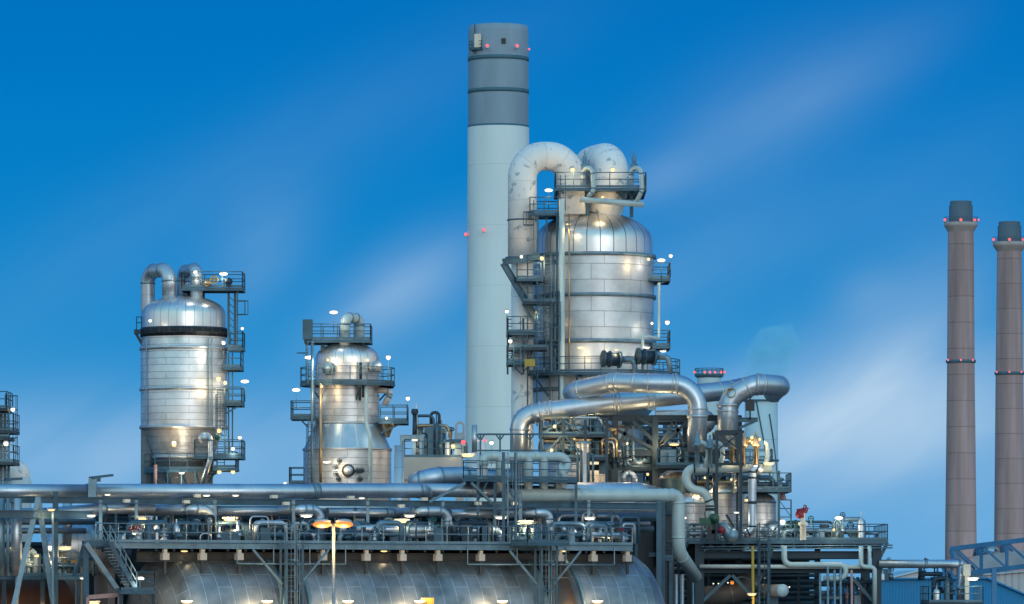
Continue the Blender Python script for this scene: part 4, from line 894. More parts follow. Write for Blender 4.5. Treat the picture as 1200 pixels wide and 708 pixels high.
# rack beams under the upper pipe
rk = root('pipe_rack', 'long steel rack of beams and short posts carrying the upper silver pipes', 'pipe rack', QL(380, 640, 0))
for (ya, o, mt) in ((589, .2, 'steel'), (589.5, -3.6, 'steel')):
    a = QL(-40, ya, o); b = QL(776, ya, o); b.z = a.z = QL(380, ya, o).z; build('beam', MB().beam(a, b, .3, .38, True), mt, rk)
a = QL(-40, 603, 1.0); b = QL(108, 603, 1.0); b.z = a.z = QL(60, 603, 1).z; build('beam', MB().beam(a, b, .3, .5, True), 'steel', rk)
for k, x in enumerate((20, 65, 118, 160, 252, 344, 431, 519, 610, 690, 772)):
    for o in (.2, -3.6):
        top = QL(x, 586 if x != 65 else 576, o); build('post', MB().beam((top.x, top.y, 0 if x < 112 or x > 745 else zD), top, .32 if x in (65, 772) else .2, .32 if x in (65, 772) else .2), 'steel' if x in (65, 772) else 'galv', rk)
    a = QL(x, 589, .2); b = QL(x, 589, -3.6); b.z = a.z; build('beam', MB().beam(a, b, .2, .3), 'steel', rk)
for (xa, ya, xb, yb) in ((503, 588, 545, 566), (575, 588, 552, 566), (45, 583, 14, 720), (45, 583, 64, 720)):
    build('brace', MB().beam(QL(xa, ya, .9), QL(xb, yb, .9), .3 if xa == 45 else .16, .34 if xa == 45 else .16), 'galv', rk)
# lower segmented silver pipes (y 599) with drops
ls = sc(296)
pipe('silver_pipe', [QL(-30, 602, -2.4), QL(50, 602, -2.4), QL(120, 596, -1.2), QL(180, 596, -1.2)], 6.2*ls, 'pipe_alu', 'lower silver pipe at the far left, tapering behind the steel posts', seg=22)
pipe('silver_pipe', [QL(165, 598, -2.4), QL(225, 597, .3), QL(246, 597, .3), QL(246, 634, .3)], 6*ls, 'pipe_alu', 'first silver pipe that bends down to the walkway from the left', bend=.62, seg=22)
pipe('silver_pipe', [QL(253, 599, -1.2), QL(370, 599, -1.2)], 6*ls, 'pipe_alu', 'straight silver pipe right of the first downturned pipe', seg=22)
pipe('silver_pipe', [QL(310, 600, -2.2), QL(350, 597, .3), QL(374, 597, .3), QL(376, 634, .3)], 6*ls, 'pipe_alu', 'silver pipe that bends down just left of the street lamp', bend=.62, seg=22)
pipe('silver_pipe', [QL(383, 600.5, -1.2), QL(455, 601, -1.2), QL(480, 602, -2.6)], 5.6*ls, 'pipe_alu', 'straight silver pipe right of the street lamp', seg=22)
pipe('silver_pipe', [QL(455, 602, -2.4), QL(492, 599, .3), QL(524, 599, .3), QL(524, 636, .3)], 6*ls, 'pipe_alu', 'silver pipe that bends down near the middle of the walkway', bend=.62, seg=22)
pipe('silver_pipe', [QL(527, 602, -1.2), QL(580, 602, -1.2)], 5.4*ls, 'pipe_alu', 'straight silver pipe right of the middle downturned pipe', seg=22)
pipe('silver_pipe', [QL(585, 602, -1.2), QL(632, 601, .3), QL(643, 602, .3), QL(643, 637, .3)], 5.8*ls, 'pipe_alu', 'silver pipe that bends down at the landing right of the tall ladder', bend=.62, seg=22)
# little white bearings under pipes
bp_ = None
for k, (x, y) in enumerate(((148, 587), (231, 581), (321, 582), (411, 583), (497, 585), (148+70, 588), (470, 593), (335, 590), (560, 590), (603, 590))):
    p = QL(x, y, .55)
    if bp_ is None: bp_ = single('pipe_shoe', MB().box(p, .4, .3, .2, SD, SN), 'cream', '', 'pipe shoe', 'pale pipe shoes on the rack'); off0 = bp_.location.copy()-p; o = bp_
    else: o = bp_.copy(); col.objects.link(o); o.location = p+off0
    o['label'] = 'small pale pipe shoe on the rack beam %s' % ['left of the first strip lamp', 'just above the first downturned pipe', 'left of the squat tower', 'right of the street lamp', 'below the end of the upper silver pipe', 'just under the leftmost tower', 'near the middle warm strip lamp', 'above the caged ladder', 'left of the tall ladder', 'right of the tall ladder'][k]; 

# strip lamps hung beneath the long pipes
for k, (x, y, m_, pw, sc_) in enumerate([(107, 605, 'lamp_white', 30, .7), (170, 608, 'lamp_warm', 280, 1.2), (270, 609, 'lamp_warm', 280, 1.2), (126, 580, 'lamp_white', 0, .5), (242, 581, 'lamp_white', 0, .6), (276, 581, 'lamp_white', 0, .55), (359, 605, 'lamp_white', 15, 1.0),
        (471, 611, 'lamp_warm', 280, 1.2), (480, 605, 'lamp_white', 0, .9), (587, 607, 'lamp_white', 20, 1.0), (616, 613, 'lamp_warm', 280, 1.2), (691, 608, 'lamp_white', 30, .9), (713, 628, 'lamp_warm', 40, .6), (60, 598, 'lamp_warm', 40, .6), (98, 678, 'lamp_white', 20, .6), (424, 584, 'lamp_white', 0, .5)]):
    o = lamp('tube', x, y, Qo(x, y, 1.2).y, ['small white strip lamp beside the upper stair head at left', 'bright warm strip lamp over the red valves on the walkway', 'bright warm strip lamp right of the first downturned pipe', 'tiny strip lamp under the upper pipe at the far left',
        'tiny strip lamp under the upper pipe above the first downturned pipe', 'tiny strip lamp under the upper pipe below the leftmost tower', 'white strip lamp under the lower pipe left of the street lamp', 'bright warm strip lamp left of the middle downturned pipe', 'white strip lamp just above the warm one left of the middle downturned pipe',
        'white strip lamp left of the tall ladder', 'bright warm strip lamp between the tall ladder and the downturned pipe', 'white strip lamp below the pale long pipe', 'small warm lamp on the right part of the walkway', 'warm lamp among the posts at the far left', 'white lamp left of the stair foot', 'tiny strip lamp under the upper pipe right of the street lamp'][k], m_, pw, scale=sc_)

# ================================================================== SMALL PIPEWORK ON THE WALKWAY
def manifold(x0, x1, yb, Yfun, label, seed, cols=('galv', 'steel', 'steel_dark', 'pipe_dull', 'steel'), h=1.6, wheels=('steel_dark',), n=None, cat='pipework', name='valve_manifold', headers=2):
    rnd = random.Random(seed); a = Yfun(x0); b = Yfun(x1); base = P((x0+x1)/2, yb, (a+b)/2)
    rt = root(name, label, cat, base); L = (P(x1, yb, b)-P(x0, yb, a)); L.z = 0; ln = L.length; d = L.normalized(); o0 = P(x0, yb, a); o0.z = base.z; nr = Vector((d.y, -d.x, 0))
    for k in range(headers):
        z_ = h*(.35+.5*k/max(1, headers-1)) if headers > 1 else h*.55; off = nr*rnd.uniform(-.8, .4)
        q0 = o0+off+Vector((0, 0, z_)); q1 = q0+d*ln*rnd.uniform(.7, 1); r_ = rnd.uniform(.09, .2)
        pts_ = [q0+Vector((0, 0, -z_)), q0, q1, q1+Vector((0, 0, -z_))]
        pt_ = fillet(pts_, .35, 5); build('header_pipe', MB().tube(pt_, r_, 12), rnd.choice(cols), rt)
    m = n or max(3, int(ln/.9)); 
    for k in range(m):
        p = o0+d*(ln*(k+rnd.random()*.6)/m)+nr*rnd.uniform(-1.0, .9); hh = h*rnd.uniform(.4, 1.15); r_ = rnd.uniform(.04, .12)
        kind = rnd.random(); mb = MB()
        if kind < .16:
            q = [p, p+Vector((0, 0, hh)), p+d*rnd.uniform(.4, 1.4)+Vector((0, 0, hh))]; q.append(Vector((q[2].x, q[2].y, p.z)))
            mb.tube(fillet(q, .25, 4), r_, 8); v_ = build('branch_pipe', mb, rnd.choice(cols), rt)
        elif kind < .34:
            mb.box(p+Vector((0, 0, hh*.35)), rnd.uniform(.3, .7), rnd.uniform(.3, .5), hh*.7); build('junction_box', mb, rnd.choice(('steel_dark', 'galv', 'steel')), rt)
        elif kind < .46:
            rr_ = rnd.uniform(.18, .32); mb.lathe(p, [(rr_, 0), (rr_, hh*.6), (rr_*.7, hh*.75), (.05, hh*.8), (.05, hh)], 14); build('pot', mb, rnd.choice(('pipe_dull', 'steel', 'galv')), rt)
        elif kind < .60:
            q = [p+Vector((0, 0, hh*.3)), p+d*rnd.uniform(.5, 1.5)+Vector((0, 0, hh*.3))]; q.append(q[1]-nr*.8); q.append(q[2]-Vector((0, 0, hh*.3)))
            mb.tube(fillet(q, .2, 4), r_*1.6, 10); build('branch_pipe', mb, rnd.choice(cols), rt)
        else:
            mb.tube([p, p+Vector((0, 0, hh*.9))], r_, 8).lathe(p+Vector((0, 0, hh*.4)), [(r_, -.2), (r_*2.6, -.16), (r_*2.6, -.1), (r_*1.7, -.05), (r_*2.1, .08), (r_*2.6, .12), (r_*2.6, .18), (r_, .2)], 10); v_ = build('valve', mb, rnd.choice(cols), rt)
            wm = MB(); wheel(wm, p+Vector((0, 0, hh*.92)), rnd.uniform(.14, .24), (rnd.uniform(-.3, .3), -1, rnd.choice((0, 1.5)))); build('hand_wheel', wm, rnd.choice(wheels), v_)
    return rt
for (x0, x1, yb_, lab, sd_) in LATER: manifold(x0, x1, yb_, lambda x: 332, lab, sd_, h=1.4, n=8, wheels=('steel_dark', 'bronze'), cols=('galv', 'steel', 'bronze', 'pipe_dull'))
manifold(712, 764, 548, lambda x: 334, 'dark pipes and boxes on the floor of the dark support frame', 205, h=1.6, n=9)
manifold(772, 835, 545, lambda x: 332, 'pipes on the railed floor under the silver pipes', 206, h=1.6, n=10)
manifold(866, 922, 573, lambda x: 328, 'small pipes on the middle platform over the right drum', 207, h=.9, n=6)
Yw = lambda o: (lambda x: Qo(x, 0, o).y)
red = ('red', 'steel_dark', 'galv'); mx = ('steel_dark', 'green', 'galv')
for k, (x0, x1, w_, lab) in enumerate([(150, 205, red, 'small pipes with red hand wheels at the left end of the walkway'), (205, 243, mx, 'tangle of small pipes left of the first downturned pipe'), (256, 300, ('galv', 'steel_dark'), 'grey small pipework right of the first downturned pipe'),
        (300, 335, mx, 'small pipes and valves left of the caged ladder'), (345, 372, ('steel_dark',), 'small pipes behind the caged ladder'), (396, 440, ('steel_dark', 'galv'), 'low pipework right of the street lamp'), (440, 480, mx, 'pipework under the middle warm strip lamp'),
        (480, 518, ('green', 'steel_dark'), 'pipework inside the middle pipe bend'), (532, 580, ('steel_dark',), 'pipework right of the middle downturned pipe'), (606, 636, ('steel_dark', 'galv'), 'pipework between the tall ladder and the downturned pipe'),
        (650, 690, ('steel_dark',), 'pipework at the right part of the walkway'), (690, 740, red, 'pipework with a red wheel at the right end of the walkway')]):
    manifold(x0, x1, 637, Yw(1.5), lab, 100+k, wheels=w_, h=1.5, n=9)
pipe('small_pipe', [QL(396, 620, 1), QL(512, 621, 1), QL(513, 636, 1)], .32, 'pipe_alu', 'low silver pipe along the walkway right of the street lamp', bend=.7)
pipe('small_pipe', [QL(540, 622, 1), QL(585, 622, 1), QL(586, 636, 1)], .28, 'pipe_alu', 'low silver pipe along the walkway left of the tall ladder', bend=.6)
pipe('small_pipe', [QL(654, 620, 1), QL(672, 622, 1), QL(673, 637, 1)], .30, 'pipe_alu', 'short silver pipe bending down right of the landing', bend=.5)

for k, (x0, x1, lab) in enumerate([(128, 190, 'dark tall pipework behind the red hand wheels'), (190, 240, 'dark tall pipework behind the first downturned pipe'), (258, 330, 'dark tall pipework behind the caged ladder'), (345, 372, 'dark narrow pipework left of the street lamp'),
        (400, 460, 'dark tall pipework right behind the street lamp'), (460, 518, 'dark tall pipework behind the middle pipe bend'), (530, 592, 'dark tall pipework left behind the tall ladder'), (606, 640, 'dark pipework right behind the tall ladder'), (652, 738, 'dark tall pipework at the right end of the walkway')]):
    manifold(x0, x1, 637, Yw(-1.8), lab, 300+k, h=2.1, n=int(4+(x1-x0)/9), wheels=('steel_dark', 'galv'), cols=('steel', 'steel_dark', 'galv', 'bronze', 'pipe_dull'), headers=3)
# further parallel pipes and a long shed seen through the rack
for k, (x0, x1, y, o, r_, mt) in enumerate([(110, 770, 606, -5.5, .30, 'steel'), (120, 760, 613, -6.2, .25, 'pipe_dull'), (150, 770, 596, -6.8, .42, 'pipe_dull'), (130, 765, 620, -6.0, .2, 'steel'), (-30, 110, 611, -5.0, .22, 'galv'), (-30, 100, 622, -4.4, .18, 'galv')]):
    pipe('long_pipe', [QL(x0, y, o), QL(x1, y, o)], r_, mt, ['%s of the thin dark pipes behind the walkway, counted from the top' % w for w in ('second', 'third', 'thickest and top', 'lowest')][k] if k < 4 else ('upper thin grey pipe behind the far left posts', 'lower thin grey pipe behind the far left posts')[k-4], seg=14, flanges=False)
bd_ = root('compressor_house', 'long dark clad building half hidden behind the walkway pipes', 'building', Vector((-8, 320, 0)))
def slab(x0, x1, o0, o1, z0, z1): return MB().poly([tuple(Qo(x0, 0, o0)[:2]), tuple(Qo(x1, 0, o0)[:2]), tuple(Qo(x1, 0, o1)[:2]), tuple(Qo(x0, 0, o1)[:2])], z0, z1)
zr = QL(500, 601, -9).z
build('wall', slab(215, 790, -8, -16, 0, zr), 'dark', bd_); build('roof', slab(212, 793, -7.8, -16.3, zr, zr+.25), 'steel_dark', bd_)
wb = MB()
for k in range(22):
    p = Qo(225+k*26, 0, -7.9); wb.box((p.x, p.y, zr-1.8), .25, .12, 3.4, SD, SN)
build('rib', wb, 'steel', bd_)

# ================================================================== GOOSENECKS AND UPPER PLATFORM
gk = root('gooseneck_manifold', 'row of pale blue-green gooseneck pipes bending down beside the tall ladder', 'pipework', QL(620, 580, -1))
gz = [QL(566, 535, -.6), QL(663, 535, -.6)]
build('header', MB().tube(fillet([QL(567, 546, -.6), gz[0], QL(660, 535, -.6), QL(667, 547, -.6), QL(654, 556, -.6), QL(655, 576, -.6)], .7, 7), .30, 16), 'pale', gk)
for x in (586, 619, 637): build('drop', MB().tube(fillet([QL(x-12, 534.8, -.55), QL(x, 534.8, -.55), QL(x, 576, -.55)], .6, 6), .29, 14), 'pale', gk)
build('drop', MB().tube(fillet([QL(660, 572, 0), QL(662, 560, 0), QL(655, 545, 0)], .6, 6), .2, 12), 'pale', gk)
up = root('upper_platform', 'blue-grey railed platform left of the pale goosenecks', 'platform', QL(570, 590, 0))
up_pts = walk(543, 676, .8, -3.0); uz = QL(600, 561, .8).z
plat_poly(up, up_pts, uz, [(0, 1), (2, 3), (3, 4)], name='deck')
for x in (560, 580, 675): p = QL(x, 0, .6); build('leg', MB().beam((p.x, p.y, zD), (p.x, p.y, uz-.2), .18, .18), 'steel', up)
for (xa, xb) in ((560, 572), (603, 592)): build('brace', MB().beam(QL(xa, 586, .7), QL(xb, 562, .7), .12, .12), 'steel', up)
hb_ = root('pipe_hanger_frame', 'light steel goalposts standing over the pale goosenecks', 'steel frame', QL(600, 560, -1.2))
mb = MB()
for x in (563, 586, 600, 621, 634): mb.beam(QL(x, 560, -1.2), QL(x, 509, -1.2), .12, .12)
a = QL(560, 509, -1.2); b = QL(676, 509, -1.2); mb.beam(a, b, .1, .12); mb.beam(QL(560, 528, -1.2), QL(640, 528, -1.2), .1, .1)
for x in (563, 586, 621): mb.beam(QL(x-5, 509, -1.2), QL(x, 516, -1.2), .07, .07); mb.beam(QL(x+5, 509, -1.2), QL(x, 516, -1.2), .07, .07)
build('frame', mb, 'rail', hb_)
pipe('silver_pipe', [QL(484, 567, -6), QL(505, 559, -5), QL(545, 558, -5), QL(600, 561, -5)], .62, 'pipe_alu', 'pale blue-topped silver pipe below the brown block at centre left', bend=1.2, seg=20)
single('filter_can', MB().lathe(QL(565, 565, -2), [(.35, 0), (.35, 1.9), (.25, 2.1), (.25, 2.6), (.01, 2.65)], 16), 'white_insul', 'upright white canister left of the pale goosenecks', 'canister')
lamp('tube', 565, 518, 310, 'white strip lamp above the brown block right of the centre stack foot', 'lamp_white', 30, scale=.8)
lamp('tube', 548, 534, 309, 'bright warm strip lamp at the left end of the upper platform', 'lamp_warm', 90, scale=1.1)
lamp('post', 576, 519, 309, 'small white lamp over the pale goosenecks', 'lamp_white', 10, scale=.9)
lamp('beacon', 543, 519, 318, 'faint red light on the pipework before the tall pale chimney foot', 'lamp_red', 0, scale=.7)
lamp('beacon', 568, 517, 309, 'pinkish red light at the left goalpost over the goosenecks', 'lamp_red', 0, scale=.5)
# wide blue-topped duct behind the pale pipe
pipe('wide_duct', [P(655, 579, 326), P(748, 579, 326), P(768, 584, 329)], .82, 'pipe_alu', 'wide duct with a blue sheen behind the pale long pipe', seg=28, bend=.8, flanges=False)

# ================================================================== BROWN BLOCK WITH PIPEWORK BETWEEN THE TOWERS
Yb = 322; sb_ = sc(Yb)
bb = root('concrete_block', 'brownish concrete block between the squat tower and the tall chimney', 'building', P(510, 700, Yb)*Vector((1, 1, 0)))
mb = MB().poly([(P(472, 0, Yb).x, Yb), (P(541, 0, Yb).x, Yb), (P(541, 0, Yb).x, Yb+6), (P(472, 0, Yb).x, Yb+6)], P(0, 562, Yb).z, P(0, 536, Yb).z); build('wall', mb, 'beige', bb)
mb = MB()
for x in (474, 502, 538):
    for yy in (Yb+.4, Yb+5.6): mb.box((P(x, 0, Yb).x, yy, P(0, 562, Yb).z/2), .5, .5, P(0, 562, Yb).z)
build('column', mb, 'beige', bb)
rb = MB(); z_ = P(0, 536, Yb).z; rail_line(rb, [(P(472, 0, Yb).x, Yb+.1, z_), (P(541, 0, Yb).x, Yb+.1, z_), (P(541, 0, Yb).x, Yb+5.9, z_)]); build('railing', rb, 'rail', bb)
fr = steel_frame('shelter_frame', 'open steel frame beside the squat tower on the brown block', 470, 494, (471, 485, 494), (512, 536), 323.5, 327, 510, w=.28, m_='galv', bottom=P(0, 536, 322).z, cat='steel frame')
manifold(486, 540, 536, lambda x: 324, 'cluttered valves and thin pipes on top of the brown block', 31, h=2.6, n=16, wheels=('steel_dark', 'bronze'), cols=('steel_dark', 'bronze', 'beige', 'steel'))
manifold(486, 510, 536, lambda x: 326, 'tall thin pipes near the squat tower on the brown block', 32, h=3.4, n=7, wheels=('steel_dark',), cols=('steel_dark', 'steel'))
pipe('small_pipe', [P(516, 534, 323), P(516, 517, 323), P(546, 517, 323), P(546, 534, 323)], .12, 'steel', 'thin blue-grey pipe arching over the brown block', bend=.3, seg=8)
single('vent_stack', MB().tube([P(486, 520, 324), P(486, 484, 324)], [.18, .14], 8).lathe(P(486, 486, 324), [(.2, 0), (.26, .2), (.2, .4)], 10), 'steel_dark', 'dark thin vent standing right of the squat tower', 'vent')
single('vent_stack', MB().tube([P(512, 534, 324), P(512, 505, 324)], [.22, .2], 8), 'galv', 'grey upright post amid the pipework on the brown block', 'vent')
pipe('vertical_pipe', [P(467.5, 700, 318), P(467.5, 522, 318)], .34, 'pipe_dull', 'upright silver pipe right beside the foot of the squat tower', flanges=False)
lamp('tube', 486, 516, 322.5, 'white strip lamp under the open frame beside the squat tower', 'lamp_white', 30, scale=.6)
lamp('bulkhead', 531, 523, 322.5, 'warm lamp among the pipework on the brown block', 'lamp_warm', 60, scale=.9)

# ================================================================== FAR LEFT
Yl = 318; sl = sc(Yl); c = Vector(((-2-600)*sl, Yl, 0)); Z = lambda y: CZ+(HY-y)*sc(Yl)
t4 = root('column_tower', 'slim tower with railed landings cut off by the left edge', 'tower', c)
build('shell', MB().lathe(c, [(9*sl, 0), (9*sl, Z(487)), (8*sl, Z(482)), (4*sl, Z(478)), (.01, Z(477))], 28), 'clad', t4)
mb = MB(); ladder(mb, (c.x+11*sl, Yl-.3, Z(568)), (c.x+11*sl, Yl-.3, Z(461)), (1, -.3, 0)); build('ladder', mb, 'steel', t4)
mb = MB()
for x in (3, 8, 12): mb.tube([((x-600)*sl, Yl-1.0, 0), ((x-600)*sl, Yl-1.0, Z(480))], .1, 6)
build('riser', mb, 'galv', t4)
plat_px(t4, -14, 8, 478, Yl-2, Yl+1.5, 'fr', hm='steel_dark'); plat_px(t4, -14, 16, 504, Yl-2, Yl+1.5, 'fr', hm='steel_dark'); plat_px(t4, -14, 10, 512, Yl-2, Yl+1.5, 'f', hm='steel_dark'); plat_px(t4, -14, 16, 541, Yl-2, Yl+1.5, 'fr', hm='steel_dark')
lamp('post', 15, 480, Yl-1, 'small lamp on a stalk at the top of the slim tower at the left edge', 'lamp_white', 0)
lamp('bulkhead', 7, 520, Yl-2.2, 'bright lamp halfway up the slim tower at the left edge', 'lamp_white', 50)
wd = root('white_dome', 'smooth white domed duct behind the upper pipe at the far left', 'duct', P(15, 600, 322))
build('elbow', MB().tube(fillet([P(-18, 556, 322), P(-6, 538+19, 322), P(19, 556, 322), P(18, 700, 322)], 1.0, 8), 18*sc(322), 30), 'stack_pale', wd)
build('dome', MB().ball(P(17, 557, 322), 18.5*sc(322), 30), 'white_insul', wd)
# left verticals below the pipe
for k, (x, y0, y1, o, r_, mt) in enumerate([(19, 584, 675, .1, .34, 'pipe_dull'), (0, 584, 675, .1, .3, 'galv'), (79, 584, 642, -5.2, .30, 'pipe_dull'), (9, 584, 675, .5, .1, 'galv')]):
    pipe('vertical_pipe', [QL(x, y0, o), QL(x, y1, o)], r_, mt, ('thick upright silver pipe at the far left', 'upright grey pipe at the left edge', 'short upright pipe under the rack left of the stair', 'very thin upright pipe at the far left')[k], seg=14, flanges=False)
pl_ = root('low_platform', 'low railed platform at the bottom left behind the slanting legs', 'platform', QL(60, 680, -1))
plat_poly(pl_, walk(-20, 98, .2, -4), QL(60, 675, .2).z, [(0, 1), (1, 2)], name='deck', hm='steel')
mb = MB()
for x in (5, 50, 92): p = QL(x, 0, 0); mb.beam((p.x, p.y, 0), (p.x, p.y, QL(60, 675, .2).z-.2), .25, .25)
build('leg', mb, 'steel_dark', pl_)
manifold(2, 50, 675, Yw(-1.5), 'pipes and valves on the low platform at the far left', 51, h=1.8, n=12, wheels=('steel_dark', 'bronze'), cols=('galv', 'steel', 'pale'))
manifold(50, 100, 675, Yw(-1.5), 'pipes and valves on the low platform left of the stair', 52, h=1.8, n=12, wheels=('steel_dark', 'yellow'), cols=('galv', 'steel', 'bronze'))
tk = root('brown_tank', 'rust-brown horizontal tank in shadow at the bottom left corner', 'tank', QL(10, 720, -3))
a = QL(-60, 712, -6); b = QL(66, 712, -6); b.z = a.z; build('shell', MB().lathe(a, [(.01, -1), (2, 0), (2.1, .4), (2.1, (b-a).length), (1.5, (b-a).length+.5), (.01, (b-a).length+.8)], 40, axis=SD), 'rust', tk)
for t_ in (.2, .8): p = a.lerp(b, t_); build('saddle', MB().box((p.x, p.y, (p.z-1.5)/2), .6, 2.6, p.z-1.5, SD, SN), 'concrete_ring', tk)
tk = root('grey_tank', 'grey horizontal tank lit by a yellow lamp behind the left stair', 'tank', QL(90, 640, -5))
a = QL(72, 642, -6.5); b = QL(135, 642, -6.5); b.z = a.z; build('shell', MB().lathe(a, [(.01, -1), (1.2, -.6), (1.6, 0), (1.6, (b-a).length), (1.2, (b-a).length+.6), (.01, (b-a).length+.9)], 36, axis=SD), 'clad', tk)
for t_ in (.2, .8): p = a.lerp(b, t_); build('saddle', MB().box((p.x, p.y, (p.z-1.2)/2), .5, 2, p.z-1.2, SD, SN), 'concrete_ring', tk)
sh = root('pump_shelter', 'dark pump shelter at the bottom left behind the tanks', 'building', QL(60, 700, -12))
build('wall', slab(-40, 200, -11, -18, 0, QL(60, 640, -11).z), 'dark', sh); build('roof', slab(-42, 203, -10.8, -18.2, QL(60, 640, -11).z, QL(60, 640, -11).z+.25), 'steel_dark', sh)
for (x, y, m_, pw, sc_, lab) in ((3, 646, 'lamp_warm', 30, .9, 'warm lamp at the left edge over the low platform'), (13, 642, 'lamp_warm', 0, .4, 'tiny warm lamp beside the upright pipe at far left'), (43, 652, 'lamp_warm', 25, .8, 'yellow lamp amid the valves at the far left'), (59, 642, 'lamp_white', 20, 1.0, 'round warm lamp beside the steel post at left'),
        (76, 643, 'lamp_warm', 60, 1.1, 'bright yellow lamp on the grey tank behind the left stair'), (109, 707, 'lamp_warm', 70, 1.1, 'warm lamp at the bottom edge below the pink steel beam'), (50, 704, 'lamp_amber', 60, .6, 'dim amber lamp on the rust-brown tank'), (20, 700, 'lamp_amber', 50, .4, 'second dim amber lamp at the bottom left corner')):
    lamp('tube' if sc_ > 1 else 'bulkhead', x, y, Qo(x, 0, -1.2).y-1, lab, m_, pw, scale=sc_)
lamp('pole', 164, 678, Qo(164, 0, 5).y, 'oval white lamp beside the foot of the left stair', 'lamp_white', 40, scale=.9)

# stair with landings at left
stt = root('steel_stair', 'open steel stair slanting down from the left end of the walkway', 'stair', QL(150, 708, 4))
a = Qo(131, 616, 5); b = Qo(168, 690, 5.4)
a = Qo(129, 636, 5.2); b = Qo(160, 692, 5.2); wv = -SN*1.1
mb = MB()
for o in (Vector((0, 0, 0)), wv): mb.beam(a+o, b+o, .08, .28)
n = 16
build('stringer', mb, 'steel', stt); mb = MB()
for k in range(1, n): p = a.lerp(b, k/n)+wv/2; mb.box(p, .30, 1.1, .04, SD, SN)
build('tread', mb, 'galv', stt); mb = MB()
for o in (Vector((0, 0, 0)), wv):
    for h in (1.05, .55): mb.tube([a+o+Vector((0, 0, h)), b+o+Vector((0, 0, h))], .045, 6)
    for k in range(6): p = a.lerp(b, k/5)+o; mb.tube([p, p+Vector((0, 0, 1.05))], .04, 5)
build('handrail', mb, 'galv', stt)
for nm, (x0, x1, y) in (('landing', (141, 181, 692)),):
    pz = Qo(160, y, 5.5).z; plat_poly(stt, walk(x0, x1, 6.4, 3.6), pz, [(0, 1), (3, 4), (1, 2)], name='landing')
    mb = MB()
    for x in (x0+1, x1-1): p = Qo(x, 0, 6.2); mb.beam((p.x, p.y, 0), (p.x, p.y, pz-.2), .22, .22)
    build('leg', mb, 'steel_dark', stt)
br = root('braced_post', 'grey post with a long slanting blue-grey brace left of the stair', 'steel frame', QL(105, 708, 4))
p = Qo(101, 0, 4.6); build('post', MB().beam((p.x, p.y, 0), (p.x, p.y, Qo(101, 636, 4.6).z), .34, .34), 'steel', br)
build('brace', MB().beam(Qo(100, 637, 5), Qo(139, 694, 5), .3, .3), 'galv', br)
build('beam', MB().beam(Qo(97, 637, 4.6), Qo(128, 637, 4.6), .25, .35), 'steel', br); build('brace', MB().beam(Qo(98, 640, 3), Qo(87, 675, 3), .18, .18), 'steel', br)
pk = root('pink_frame', 'pinkish painted steel goalpost at the bottom left below the stair', 'steel frame', QL(120, 708, 4))
a = Qo(103, 700, 5.5); b = Qo(140, 697, 5.5); build('beam', MB().beam(a, b, .2, .25), 'pink_steel', pk); build('post', MB().beam(b, (b.x, b.y, 0), .2, .2).beam(a, (a.x, a.y, 0), .2, .2), 'pink_steel', pk)
# slanting posts: slender mast near left
single('mast', MB().beam(Vector((*Qo(62, 0, 1.6)[:2], 0)), Qo(62, 600, 1.6), .12, .12), 'galv', 'thin grey mast just left of the steel post at left', 'post')

# ================================================================== STREET LAMP
slm = root('street_lamp', 'double-headed street lamp glowing orange in front of the vessels', 'street lamp', Vector(((391-600)*270/F, 270, 0)))
X0 = (391-600)*270/F; zt = P(0, 614, 270).z
build('pole', MB().tube([(X0, 270, 0), (X0, 270, 3), (X0, 270, zt)], [.16, .12, .09], 12), 'galv', slm)
for sg, dx, dz in ((-1, -.65, 0), (1, .58, .02)):
    am = build('arm', MB().tube([(X0, 270, zt-.15), (X0+sg*.3, 270, zt)], .06, 8), 'galv', slm)
    hd = build('lamp_head', MB().ball((X0+dx, 270.03, zt+.14), .48, 14, 1.0, .5, .32), 'lamp_housing', slm)
    build('lens', MB().ball((X0+dx, 269.93, zt-.04), .5, 14, 1.1, .5, .40), 'lamp_amber', hd); build('bulb', MB().ball((X0+dx, 269.8, zt-.08), .17, 12, 1.2, .6, .42), 'lamp_warm', hd)
    ld = bpy.data.lights.new('glow', 'POINT'); ld.energy = 420; ld.color = (1, .45, .12); ld.shadow_soft_size = .2
    lo = bpy.data.objects.new('glow', ld); col.objects.link(lo); lo.location = (X0+dx, 269.6, zt-.35)

# ================================================================== RIGHT MODULE
Yr = 326; sr = sc(Yr)
def B(x, y, d=0): return P(x, y, Yr+d)
rd = root('module_deck', 'wide railed steel deck on dark columns at right, above shadowed pipework', 'deck', B(920, 708)*Vector((1, 1, 0)))
z1 = B(0, 633, 0).z
dk = plat_poly(rd, [tuple(B(801, 0)[:2]), tuple(B(1040, 0)[:2]), (B(1040, 0).x, Yr+12), (B(801, 0).x, Yr+12)], z1, [(0, 1), (1, 2), (2, 3)], name='deck', hm='steel', fascia=.24)
for x in (820, 1028):
    for d in (.5, 11): build('column', MB().beam((B(x, 0).x, Yr+d, 0), (B(x, 0).x, Yr+d, z1-.2), .62, .62), 'steel_dark', rd)
for x in (868, 905, 970): build('column', MB().beam((B(x, 0).x, Yr+11, 0), (B(x, 0).x, Yr+11, z1-.2), .4, .4), 'steel_dark', rd)
for y in (650, 669):
    for d in (.6, 11): a = B(820, y); b = B(1028, y); build('beam', MB().beam((a.x, Yr+d, a.z), (b.x, Yr+d, b.z), .35, .5 if y == 650 else .3, True), 'steel_dark', rd)
for (xa, ya, xb, yb) in ((824, 704, 856, 674), (858, 674, 890, 708), (998, 676, 1024, 706), (1030, 656, 1040, 636), (906, 640, 902, 652)):
    build('brace', MB().beam(B(xa, ya, .4), B(xb, yb, .4), .22, .22), 'steel', rd)
mb = MB()
for y in (641, 644): mb.tube([B(822, y, -.3), B(1046, y-2, -.3)], .05, 6)
build('tray_rail', mb, 'galv', rd)
